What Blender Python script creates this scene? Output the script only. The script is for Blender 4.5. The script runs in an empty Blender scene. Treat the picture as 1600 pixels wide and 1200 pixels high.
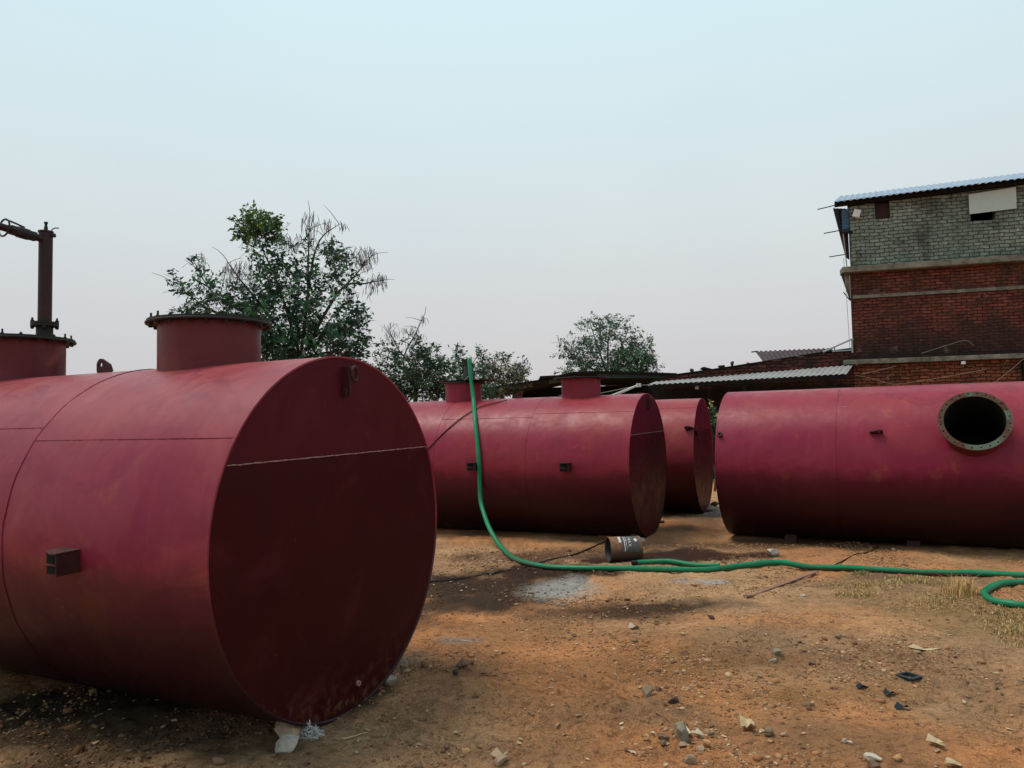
import bpy, bmesh, math, random
import numpy as np
from mathutils import Vector, Matrix, noise as mnoise

random.seed(7)
RNG = np.random.default_rng(11)
C = bpy.context.scene.collection
PI = math.pi

# ------------------------------------------------------------------ camera frame (solved from the photograph)
FPX, PITCH, ROLL, EYE = 1194.4, 0.0537, -0.0199, 1.5865
cp, sp = math.cos(PITCH), math.sin(PITCH)
F_ = Vector((0, cp, sp)); U0 = Vector((0, -sp, cp)); X0 = Vector((1, 0, 0))
XR = X0*math.cos(ROLL) + U0*math.sin(ROLL); UR = -X0*math.sin(ROLL) + U0*math.cos(ROLL)
EYEP = Vector((0, 0, EYE))
def ray(u, v): return F_ + XR*((u-800)/FPX) - UR*((v-600)/FPX)
def gnd(u, v, z=0.0):
    d = ray(u, v); return EYEP + d*((z-EYE)/d.z)
def aty(u, v, y):
    d = ray(u, v); return EYEP + d*(y/d.y)

# ------------------------------------------------------------------ object helpers
def tag(o, label=None, cat=None, group=None, kind=None):
    if label: o['label'] = label
    if cat: o['category'] = cat
    if group: o['group'] = group
    if kind: o['kind'] = kind
    return o
def thing(name, label, cat, loc=(0, 0, 0), rz=0.0, group=None):
    o = bpy.data.objects.new(name, None); C.objects.link(o)
    o.empty_display_size = 0.2
    o.location = loc; o.rotation_euler = (0, 0, rz)
    return tag(o, label, cat, group)

class MB:
    def __init__(s): s.v = []; s.f = []; s.col = None
    def add(s, vs, fs):
        b = len(s.v); s.v += [tuple(v) for v in vs]; s.f += [tuple(i+b for i in f) for f in fs]; return s
    def box(s, c, d, M=None):
        c = Vector(c); d = Vector(d)/2
        vs = [Vector((x*d.x, y*d.y, z*d.z)) for x in (-1, 1) for y in (-1, 1) for z in (-1, 1)]
        if M is not None: vs = [M @ v for v in vs]
        return s.add([c+v for v in vs], [(0, 1, 3, 2), (4, 6, 7, 5), (0, 4, 5, 1), (2, 3, 7, 6), (0, 2, 6, 4), (1, 5, 7, 3)])
    def tube(s, pts, r, n=10, caps=True, taper=None):
        pts = [Vector(p) for p in pts]; N = len(pts); rings = []
        t0 = (pts[1]-pts[0]).normalized()
        up = Vector((0, 0, 1)) if abs(t0.z) < .9 else Vector((1, 0, 0))
        a = t0.cross(up).normalized()
        for i, p in enumerate(pts):
            t = (pts[min(i+1, N-1)]-pts[max(i-1, 0)]).normalized()
            a = (a - t*a.dot(t)).normalized(); b = t.cross(a)
            rr = r if taper is None else r + (taper-r)*i/(N-1)
            if isinstance(r, (list, tuple)): rr = r[i]
            rings.append([p + (a*math.cos(2*PI*k/n) + b*math.sin(2*PI*k/n))*rr for k in range(n)])
        base = len(s.v)
        for rg in rings: s.v += [tuple(v) for v in rg]
        for i in range(N-1):
            for k in range(n):
                k2 = (k+1) % n
                s.f.append((base+i*n+k, base+i*n+k2, base+(i+1)*n+k2, base+(i+1)*n+k))
        if caps:
            s.f.append(tuple(base+k for k in reversed(range(n)))); s.f.append(tuple(base+(N-1)*n+k for k in range(n)))
        return s
    def lathe(s, prof, n=48, M=None, close=False):
        """prof: list of (r, z) turned about z"""
        base = len(s.v); m = len(prof)
        for k in range(n):
            c_, s_ = math.cos(2*PI*k/n), math.sin(2*PI*k/n)
            for r, z in prof:
                v = Vector((r*c_, r*s_, z))
                if M is not None: v = M @ v
                s.v.append(tuple(v))
        for k in range(n):
            k2 = (k+1) % n
            for j in range(m if close else m-1):
                j2 = (j+1) % m
                s.f.append((base+k*m+j, base+k2*m+j, base+k2*m+j2, base+k*m+j2))
        return s
    def prism(s, poly, off):
        """poly: list of 3D points, extruded by vector off"""
        n = len(poly); off = Vector(off)
        vs = [Vector(p) for p in poly] + [Vector(p)+off for p in poly]
        fs = [tuple(range(n)), tuple(reversed(range(n, 2*n)))]
        fs += [(i, i+n, (i+1) % n+n, (i+1) % n) for i in range(n)]
        return s.add(vs, fs)
    def build(s, name, mat, parent=None, smooth=False, M=None, bevel=0):
        me = bpy.data.meshes.new(name)
        vs = s.v if M is None else [tuple(M @ Vector(v)) for v in s.v]
        me.from_pydata(vs, [], s.f); me.validate()
        bm = bmesh.new(); bm.from_mesh(me); bmesh.ops.remove_doubles(bm, verts=bm.verts, dist=1e-6)
        bmesh.ops.recalc_face_normals(bm, faces=bm.faces)
        if bevel:
            bmesh.ops.bevel(bm, geom=[e for e in bm.edges if len(e.link_faces) == 2 and e.calc_face_angle(0) > .6], offset=bevel, segments=2, affect='EDGES', profile=.6)
        if smooth:
            for f in bm.faces: f.smooth = True
            for e in bm.edges:
                if len(e.link_faces) != 2 or e.calc_face_angle(0) > math.radians(38): e.smooth = False
        bm.to_mesh(me); bm.free()
        if mat: me.materials.append(mat)
        o = bpy.data.objects.new(name, me); C.objects.link(o)
        if parent: o.parent = parent
        return o

def np_mesh(name, V, Fq, mat, parent=None, col=None, smooth=False):
    me = bpy.data.meshes.new(name)
    V = np.asarray(V, dtype=np.float32); Fq = np.asarray(Fq, dtype=np.int32)
    k = Fq.shape[1]
    me.vertices.add(len(V)); me.vertices.foreach_set('co', V.ravel())
    me.loops.add(Fq.size); me.loops.foreach_set('vertex_index', Fq.ravel())
    me.polygons.add(len(Fq)); me.polygons.foreach_set('loop_start', np.arange(0, Fq.size, k, dtype=np.int32))
    me.update(calc_edges=True)
    if smooth: me.polygons.foreach_set('use_smooth', np.ones(len(Fq), dtype=bool))
    if col is not None:
        a = me.color_attributes.new('col', 'FLOAT_COLOR', 'POINT')
        c4 = np.ones((len(V), 4), dtype=np.float32); c4[:, :3] = col
        a.data.foreach_set('color', c4.ravel())
    me.materials.append(mat)
    o = bpy.data.objects.new(name, me); C.objects.link(o)
    if parent: o.parent = parent
    return o

# ------------------------------------------------------------------ material helpers
class NT:
    def __init__(s, name):
        s.m = bpy.data.materials.new(name); s.m.use_nodes = True
        s.t = s.m.node_tree; s.t.nodes.clear()
        s.out = s.t.nodes.new('ShaderNodeOutputMaterial'); s.b = s.t.nodes.new('ShaderNodeBsdfPrincipled')
        s.t.links.new(s.b.outputs[0], s.out.inputs[0])
        s.tc = s.t.nodes.new('ShaderNodeTexCoord')
    def n(s, t, **kw):
        nd = s.t.nodes.new(t)
        for k, v in kw.items():
            if k in ('operation', 'blend_type', 'data_type', 'noise_dimensions', 'musgrave_type', 'feature', 'attribute_name', 'vector_type', 'rotation_type'): setattr(nd, k, v)
            else: nd.inputs[k.replace('_', ' ')].default_value = v
        return nd
    def l(s, a, b): s.t.links.new(a, b)
    def noise(s, scale, detail=6, rough=.55, dist=0.0, vec=None, stretch=None):
        nd = s.n('ShaderNodeTexNoise'); nd.inputs['Scale'].default_value = scale; nd.inputs['Detail'].default_value = detail
        nd.inputs['Roughness'].default_value = rough; nd.inputs['Distortion'].default_value = dist
        v = vec if vec is not None else s.tc.outputs['Object']
        if stretch:
            mp = s.t.nodes.new('ShaderNodeMapping'); mp.inputs['Scale'].default_value = stretch; s.l(v, mp.inputs[0]); v = mp.outputs[0]
        s.l(v, nd.inputs['Vector']); return nd.outputs['Fac']
    def ramp(s, fac, stops):
        r = s.t.nodes.new('ShaderNodeValToRGB'); e = r.color_ramp.elements
        while len(e) > 1: e.remove(e[-1])
        e[0].position = stops[0][0]; e[0].color = s._c(stops[0][1])
        for p, c in stops[1:]:
            x = e.new(p); x.color = s._c(c)
        s.l(fac, r.inputs[0]); return r.outputs[0]
    def _c(s, c): return (c, c, c, 1) if isinstance(c, (int, float)) else (*c, 1)
    def mix(s, fac, a, b, mode='MIX'):
        m = s.t.nodes.new('ShaderNodeMix'); m.data_type = 'RGBA'; m.blend_type = mode
        for sock, val in ((m.inputs[0], fac), (m.inputs[6], a), (m.inputs[7], b)):
            if hasattr(val, 'links'): s.l(val, sock)
            elif sock == m.inputs[0]: sock.default_value = val
            else: sock.default_value = s._c(val)
        return m.outputs[2]
    def math(s, op, a, b=0.0, clamp=False):
        m = s.t.nodes.new('ShaderNodeMath'); m.operation = op; m.use_clamp = clamp
        for i, val in enumerate((a, b)):
            if hasattr(val, 'links'): s.l(val, m.inputs[i])
            else: m.inputs[i].default_value = val
        return m.outputs[0]
    def bump(s, h, strength=.3, dist=.01, prev=None):
        b = s.t.nodes.new('ShaderNodeBump'); b.inputs['Strength'].default_value = strength; b.inputs['Distance'].default_value = dist
        s.l(h, b.inputs['Height'])
        if prev is not None: s.l(prev, b.inputs['Normal'])
        return b.outputs[0]
    def fin(s, color=None, rough=.7, normal=None, metal=0, spec=None):
        for val, nm in ((color, 'Base Color'), (rough, 'Roughness'), (metal, 'Metallic')):
            if val is None: continue
            if hasattr(val, 'links'): s.l(val, s.b.inputs[nm])
            else: s.b.inputs[nm].default_value = s._c(val) if nm == 'Base Color' else val
        if spec is not None: s.b.inputs['Specular IOR Level'].default_value = spec
        if normal is not None: s.l(normal, s.b.inputs['Normal'])
        return s.m

def simple(name, c1, c2, scale=6, rough=.7, bump=.2, bdist=.004, metal=0, spec=None, fine=40):
    t = NT(name); f = t.noise(scale, 8, .65)
    col = t.ramp(f, [(.3, c1), (.7, c2)])
    nb = t.bump(t.noise(fine, 5, .6), bump, bdist)
    return t.fin(col, rough, nb, metal, .22 if spec is None else spec)

def attr_color(t, name='col'):
    a = t.t.nodes.new('ShaderNodeAttribute'); a.attribute_name = name; return a.outputs['Color']

def red_paint(name, seed, base=(.205, .018, .042), warm=(.235, .035, .030), dark=(.135, .011, .028), dust_sheen=(.34, .058, .068), end=False, mud=1.0):
    t = NT(name)
    v = t.t.nodes.new('ShaderNodeVectorMath'); v.operation = 'ADD'; v.inputs[1].default_value = (seed*3.7, seed*1.3, seed*5.1)
    t.l(t.tc.outputs['Object'], v.inputs[0]); v = v.outputs[0]
    big = t.noise(.9, 5, .6, .6, v); mid = t.noise(3.2, 8, .7, .4, v)
    col = t.mix(t.ramp(big, [(.35, 0.0), (.65, 1.0)]), base, warm)
    col = t.mix(t.math('MULTIPLY', t.ramp(mid, [(.42, 0.0), (.72, 1.0)]), .5), col, dark)
    # runs and streaks down the plate
    st = t.noise(5.0, 5, .6, .3, v, (1.6, .25, .25))
    col = t.mix(t.math('MULTIPLY', t.ramp(st, [(.5, 0.0), (.75, 1.0)]), .16 if not end else .2), col, dust_sheen if not end else (.09, .014, .016))
    # dried water marks: thin darker contour of a slow noise field
    wm = t.noise(1.15, 3, .5, .9, v)
    band = t.ramp(wm, [(.50, 0.0), (.528, 1.0), (.536, 0.0)])
    geo = t.t.nodes.new('ShaderNodeNewGeometry'); sx = t.t.nodes.new('ShaderNodeSeparateXYZ'); t.l(geo.outputs['Normal'], sx.inputs[0])
    up = t.ramp(sx.outputs['Z'], [(.45, 0.0), (1.0, 1.0)])
    if not end:
        sheen_n = t.ramp(t.noise(2.3, 9, .7, .8, v), [(.3, .25), (.7, 1.0)])
        col = t.mix(t.math('MULTIPLY', t.math('MULTIPLY', up, sheen_n), .55), col, dust_sheen)  # pale sky sheen on upward faces painted into the colour
        lap = t.ramp(t.noise(1.6, 8, .65, .5, v), [(.47, 0.0), (.55, 1.0), (.60, .8), (.68, 0.0)]); col = t.mix(t.math('MULTIPLY', lap, .12), col, dust_sheen)
        chip = t.ramp(t.noise(26, 5, .7, .6, v), [(.715, 0.0), (.73, 1.0)]); col = t.mix(t.math('MULTIPLY', chip, .45), col, (.10, .05, .045))
        col = t.mix(t.math('MULTIPLY', t.math('MULTIPLY', band, up), .6), col, dark)
        patch = t.ramp(t.noise(1.7, 6, .65, .5, v), [(.60, 0.0), (.66, 1.0)])
        col = t.mix(t.math('MULTIPLY', patch, .3), col, (.30, .085, .035))
    # shade of the belly painted into the colour, darker downwards
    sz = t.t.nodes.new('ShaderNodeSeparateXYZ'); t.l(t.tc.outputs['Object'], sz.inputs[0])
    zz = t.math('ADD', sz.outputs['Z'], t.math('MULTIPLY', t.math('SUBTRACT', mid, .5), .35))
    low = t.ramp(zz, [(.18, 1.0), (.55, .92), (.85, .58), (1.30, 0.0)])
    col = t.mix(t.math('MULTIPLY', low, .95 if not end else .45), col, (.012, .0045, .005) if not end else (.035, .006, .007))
    # scratches
    sc = t.ramp(t.noise(9, 3, .5, 2.5, v, (.25, 3.0, 3.0)), [(.735, 0.0), (.76, 1.0)])
    col = t.mix(t.math('MULTIPLY', sc, .25), col, (.42, .22, .18))
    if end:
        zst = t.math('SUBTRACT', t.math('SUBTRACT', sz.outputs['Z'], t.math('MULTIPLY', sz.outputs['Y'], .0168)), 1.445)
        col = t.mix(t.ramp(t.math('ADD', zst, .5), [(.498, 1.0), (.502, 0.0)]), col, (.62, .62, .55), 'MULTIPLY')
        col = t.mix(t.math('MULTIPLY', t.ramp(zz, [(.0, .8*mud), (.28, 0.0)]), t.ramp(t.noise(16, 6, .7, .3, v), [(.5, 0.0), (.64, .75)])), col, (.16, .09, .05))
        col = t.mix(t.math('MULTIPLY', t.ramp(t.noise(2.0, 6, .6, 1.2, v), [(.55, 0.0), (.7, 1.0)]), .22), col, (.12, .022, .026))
    rg = t.ramp(t.noise(4, 8, .7, .5, v), [(.3, .28), (.7, .56)])
    nb = t.bump(t.noise(1.6, 3, .5, .3, v), .35, .05)
    nb = t.bump(t.noise(45, 6, .6, 0, v), .10, .004, nb)
    return t.fin(col, rg, nb, 0, .21 if not end else .06)

M = {}
M['red1'] = red_paint('red_oxide_paint_near', 0, base=(.175, .011, .034), warm=(.19, .020, .030), dust_sheen=(.40, .095, .095))
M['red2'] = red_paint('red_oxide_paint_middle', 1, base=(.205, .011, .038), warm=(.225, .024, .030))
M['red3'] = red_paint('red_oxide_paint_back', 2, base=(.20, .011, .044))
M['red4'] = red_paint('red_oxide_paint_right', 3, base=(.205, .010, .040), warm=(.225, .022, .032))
M['end'] = red_paint('red_oxide_end_plate', 4, base=(.072, .008, .014), warm=(.076, .010, .010), dark=(.055, .006, .010), end=True)  # shade on the end faces painted in as a darker red
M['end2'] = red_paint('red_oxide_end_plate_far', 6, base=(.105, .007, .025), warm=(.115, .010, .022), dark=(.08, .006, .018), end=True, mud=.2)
M['collar'] = red_paint('red_oxide_collar', 5, base=(.10, .016, .020), warm=(.115, .022, .018), dust_sheen=(.25, .07, .06))
M['black'] = simple('black_steel', (.012, .013, .013), (.03, .028, .026), 8, .6)
M['brownsteel'] = simple('dark_painted_pipe', (.018, .012, .012), (.05, .018, .018), 5, .5)
M['lug'] = simple('dark_red_lug', (.03, .010, .010), (.06, .016, .016), 8, .6)
M['bracket'] = simple('bracket_primer', (.022, .009, .008), (.07, .022, .02), 9, .6)
M['weld'] = simple('weld_bead', (.22, .10, .09), (.40, .24, .21), 30, .6, .8, .004)
M['seam'] = simple('painted_seam', (.17, .018, .034), (.25, .03, .055), 20, .5, .3, .003)
M['dark_inside'] = simple('unlit_steel', (.006, .006, .007), (.012, .012, .012), 8, .9)  # near black: unlit hollows painted in as a dark colour
def rust_mat():
    t = NT('weathered_flange'); f = t.noise(14, 8, .7, .5); g = t.noise(5, 4, .5)
    c = t.ramp(f, [(.3, (.03, .014, .010)), (.46, (.085, .038, .025)), (.58, (.07, .055, .04)), (.66, (.14, .07, .045)), (.8, (.10, .03, .018))])
    c = t.mix(t.ramp(g, [(.5, 0.0), (.62, .6)]), c, (.10, .17, .13))
    return t.fin(c, .8, t.bump(f, .6, .006), 0, .12)
M['rust'] = rust_mat()
def hose_mat():
    t = NT('green_hose_rubber'); f = t.noise(3, 8, .7, .3); g = t.noise(24, 5, .6)
    c = t.ramp(f, [(.3, (.005, .13, .055)), (.55, (.008, .19, .085)), (.78, (.02, .24, .13))])
    c = t.mix(t.ramp(g, [(.55, 0.0), (.8, .55)]), c, (.16, .14, .09))
    sx = t.t.nodes.new('ShaderNodeSeparateXYZ'); t.l(t.tc.outputs['Object'], sx.inputs[0])
    d = t.ramp(t.math('ADD', sx.outputs['Z'], t.math('MULTIPLY', g, .03)), [(.015, .85), (.05, .0)])
    c = t.mix(d, c, (.05, .045, .03))
    return t.fin(c, .42, t.bump(g, .2, .003), 0, .22)
M['hose'] = hose_mat()
M['hose_dull'] = simple('faded_hose', (.05, .12, .075), (.16, .18, .12), 6, .6)
M['cable'] = simple('black_cable', (.008, .008, .008), (.02, .016, .014), 6, .6)

# ------------------------------------------------------------------ value noise in numpy (ground relief)
_tab = RNG.random((256, 256))
def vnoise(x, y):
    xi = np.floor(x).astype(int); yi = np.floor(y).astype(int); fx = x-xi; fy = y-yi
    fx = fx*fx*(3-2*fx); fy = fy*fy*(3-2*fy)
    a = _tab[xi & 255, yi & 255]; b = _tab[(xi+1) & 255, yi & 255]; c = _tab[xi & 255, (yi+1) & 255]; d = _tab[(xi+1) & 255, (yi+1) & 255]
    return (a*(1-fx)+b*fx)*(1-fy) + (c*(1-fx)+d*fx)*fy - .5
def fbm(x, y, s, o=5, g=.55):
    r = 0; a = 1
    for k in range(o):
        r = r + a*vnoise(x*s+17.3*k, y*s+9.1*k); s *= 2.03; a *= g
    return r
def relief(x, y):
    x = np.asarray(x, float); y = np.asarray(y, float)
    h = .05*fbm(x, y, .45, 3) + .030*fbm(x+40, y, 1.9, 4, .6)
    rough = np.clip(fbm(x+90, y+13, .7, 3)*2.2+.55, .12, 1.3)
    h = h + .026*rough*fbm(x, y+70, 9.0, 4, .68)
    h = h + .010*np.maximum(0, fbm(x+33, y+2, 22.0, 3, .7)-.15)*rough*1.6
    h = h + .018*rough*np.maximum(0, fbm(x+3, y+7, 5.5, 3, .6)-.22)*2
    # tyre scrape lines in front of the pale stones
    gx, gy = .45, 4.25
    d = np.exp(-(((x-gx)/.8)**2+((y-gy)/.28)**2))
    h = h + d*.006*np.sin((y-gy-.16*(x-gx))*95)
    rut = np.sin((y-.35*x-4.6)*2.2+.5*fbm(x, y, .5, 2)); h = h + .012*np.sign(rut)*np.abs(rut)**3*np.exp(-((x-1.5)/3.5)**2)
    near = np.exp(-((np.hypot(x, y)-0)/60)**2)
    return h*near - .012

# ------------------------------------------------------------------ ground sheet
def make_ground():
    ys = [1.6]
    while ys[-1] < 700:
        y = ys[-1]; ys.append(y + max(.014, min(y*y*.0011, y*.08)) if y < 60 else y*1.15)
    ys = np.array([-600, -150, -40, -12, -4, -1, .5, 1.2]+ys)
    xd = np.concatenate([np.arange(-3.5, 5.5, .018)])
    left = [-3.5]; 
    while left[-1] > -700: left.append(left[-1] - max(.04, abs(left[-1]+3.4)*.09))
    right = [5.5]
    while right[-1] < 700: right.append(right[-1] + max(.04, abs(right[-1]-5.4)*.09))
    xs = np.concatenate([np.array(left[1:])[::-1], xd, np.array(right)])
    X, Y = np.meshgrid(xs, ys); Z = relief(X, Y)
    nx, ny = len(xs), len(ys)
    V = np.stack([X.ravel(), Y.ravel(), Z.ravel()], 1)
    i = np.arange(nx-1); j = np.arange(ny-1); I, J = np.meshgrid(i, j); a = (J*nx+I).ravel()
    Fq = np.stack([a, a+1, a+nx+1, a+nx], 1)
    x, y = X.ravel(), Y.ravel()
    n1 = np.clip(fbm(x, y, .55, 4)*1.5+.5, 0, 1)[:, None]; n2 = np.clip(fbm(x+31, y+5, 2.2, 4)*1.5+.5, 0, 1)[:, None]
    col = np.array([.68, .295, .115])*(1-n1) + np.array([.59, .35, .18])*n1
    col = col*(1-.35*n2) + np.array([.26, .15, .08])*.35*n2
    warp = fbm(x+7, y+3, 2.5, 4)*.9; warp2 = fbm(x+57, y+33, 2.5, 4)*.9
    def patch(u, v, ru, rv, c, s, soft=.5):
        nonlocal col
        p = gnd(u, v); px = gnd(u+ru, v); py = gnd(u, v-rv)
        rx = abs(px.x-p.x); ry = max(abs(py.y-p.y), .02)
        d = np.sqrt(((x-p.x)/rx)**2+((y-p.y)/ry)**2) + warp
        m = np.clip((1+soft-d)/(2*soft), 0, 1)[:, None]*s
        m = m*m*(3-2*m) if s >= .99 else m
        col = col*(1-m) + np.array(c)*m
    # damp, stained and trodden soil, plus shade by the near tank painted in
    patch(150, 1130, 330, 60, (.035, .024, .016), .88, .35)  # shade in front of the near tank painted into the soil
    patch(250, 1085, 330, 30, (.02, .014, .010), .9, .3)  # shade under the near tank painted into the soil
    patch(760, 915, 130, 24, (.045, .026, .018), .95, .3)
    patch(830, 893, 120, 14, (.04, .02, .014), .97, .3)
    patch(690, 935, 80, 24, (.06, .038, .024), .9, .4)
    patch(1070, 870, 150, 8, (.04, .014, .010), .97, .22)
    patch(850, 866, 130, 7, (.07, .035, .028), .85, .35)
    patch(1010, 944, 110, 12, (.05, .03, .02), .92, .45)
    patch(740, 838, 160, 6, (.05, .04, .03), .7)  # darker strip along the foot of the middle tank
    patch(1250, 848, 300, 8, (.05, .028, .02), .7, .5)  # darker strip along the foot of the right tank
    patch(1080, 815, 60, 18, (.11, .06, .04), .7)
    patch(1250, 1015, 140, 26, (.16, .115, .072), .5)
    patch(1330, 1150, 220, 40, (.21, .135, .078), .5)
    patch(1010, 1105, 110, 28, (.22, .145, .085), .6)
    patch(1480, 1050, 160, 50, (.22, .14, .08), .5)
    patch(720, 1040, 110, 30, (.20, .12, .07), .5)
    patch(1400, 905, 130, 12, (.10, .095, .06), .6)
    patch(900, 1170, 300, 20, (.30, .15, .07), .4)
    patch(1050, 1030, 200, 22, (.31, .15, .055), .6)
    patch(1280, 1075, 190, 20, (.33, .155, .052), .7)
    patch(820, 980, 130, 20, (.28, .16, .075), .55)
    # lime and cement dust
    patch(882, 916, 50, 11, (.50, .50, .45), .75, .7)
    patch(722, 998, 30, 5, (.28, .28, .26), .6)
    patch(640, 1030, 36, 12, (.30, .27, .23), .55)
    patch(1118, 908, 32, 4, (.45, .49, .5), .75)
    patch(1062, 908, 20, 3, (.34, .36, .34), .6)
    patch(1105, 795, 25, 6, (.33, .33, .31), .7)
    patch(1500, 950, 120, 26, (.24, .17, .07), .6)
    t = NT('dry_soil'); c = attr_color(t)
    f1 = t.noise(18, 8, .75, .3); f2 = t.noise(90, 6, .7); f3 = t.noise(3.3, 7, .7, .8)
    c = t.mix(t.ramp(f1, [(.33, .7), (.5, 0.0)]), c, (.07, .038, .02), 'MIX')
    c = t.mix(t.math('MULTIPLY', t.ramp(f3, [(.35, 0.0), (.7, 1.0)]), .5), c, (1.35, 1.3, 1.3), 'MULTIPLY')
    sp_ = t.ramp(f2, [(.62, 0.0), (.70, .75)])
    c = t.mix(sp_, c, (1.6, 1.65, 1.8), 'MULTIPLY')
    dk = t.ramp(t.noise(130, 4, .6), [(.30, .8), (.42, 0.0)])
    c = t.mix(dk, c, (.05, .035, .025))
    vo = t.t.nodes.new('ShaderNodeTexVoronoi'); vo.feature = 'DISTANCE_TO_EDGE'; vo.inputs['Scale'].default_value = 30
    dv = t.t.nodes.new('ShaderNodeVectorMath'); dv.operation = 'ADD'; nv = t.t.nodes.new('ShaderNodeTexNoise'); nv.inputs['Scale'].default_value = 22; nv.inputs['Detail'].default_value = 4
    sv_ = t.t.nodes.new('ShaderNodeVectorMath'); sv_.operation = 'SCALE'; sv_.inputs['Scale'].default_value = .09; t.l(t.tc.outputs['Object'], nv.inputs['Vector']); t.l(nv.outputs['Color'], sv_.inputs[0])
    t.l(t.tc.outputs['Object'], dv.inputs[0]); t.l(sv_.outputs[0], dv.inputs[1]); t.l(dv.outputs[0], vo.inputs['Vector'])
    f4 = t.noise(48, 7, .72, .4); where = t.ramp(t.noise(2.4, 6, .7, .5), [(.44, 0.0), (.60, 1.0)])
    crack = t.math('MULTIPLY', t.ramp(vo.outputs['Distance'], [(0.0, 1.0), (.05, .0)]), where)
    c = t.mix(t.math('MULTIPLY', crack, .55), c, (.055, .03, .018))  # small shadow edges of the clods painted into the soil colour
    c = t.mix(t.ramp(f4, [(.32, .65), (.45, 0.0)]), c, (.09, .045, .022)); c = t.mix(t.ramp(f4, [(.58, 0.0), (.68, .8)]), c, (1.45, 1.5, 1.55), 'MULTIPLY')
    nb = t.bump(f1, 1.0, .045); nb = t.bump(f4, .9, .02, nb); nb = t.bump(t.math('MULTIPLY', t.ramp(vo.outputs['Distance'], [(0.0, 0.0), (.10, 1.0)]), where), .8, .012, nb); nb = t.bump(f2, .8, .008, nb)
    m = t.fin(c, .95, nb, 0, .15)
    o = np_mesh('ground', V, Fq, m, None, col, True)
    tag(o, 'bare orange brown dirt yard with dark stains and lime dust', 'ground', kind='structure')
make_ground()
def zg(x, y): return float(relief(x, y))

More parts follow.
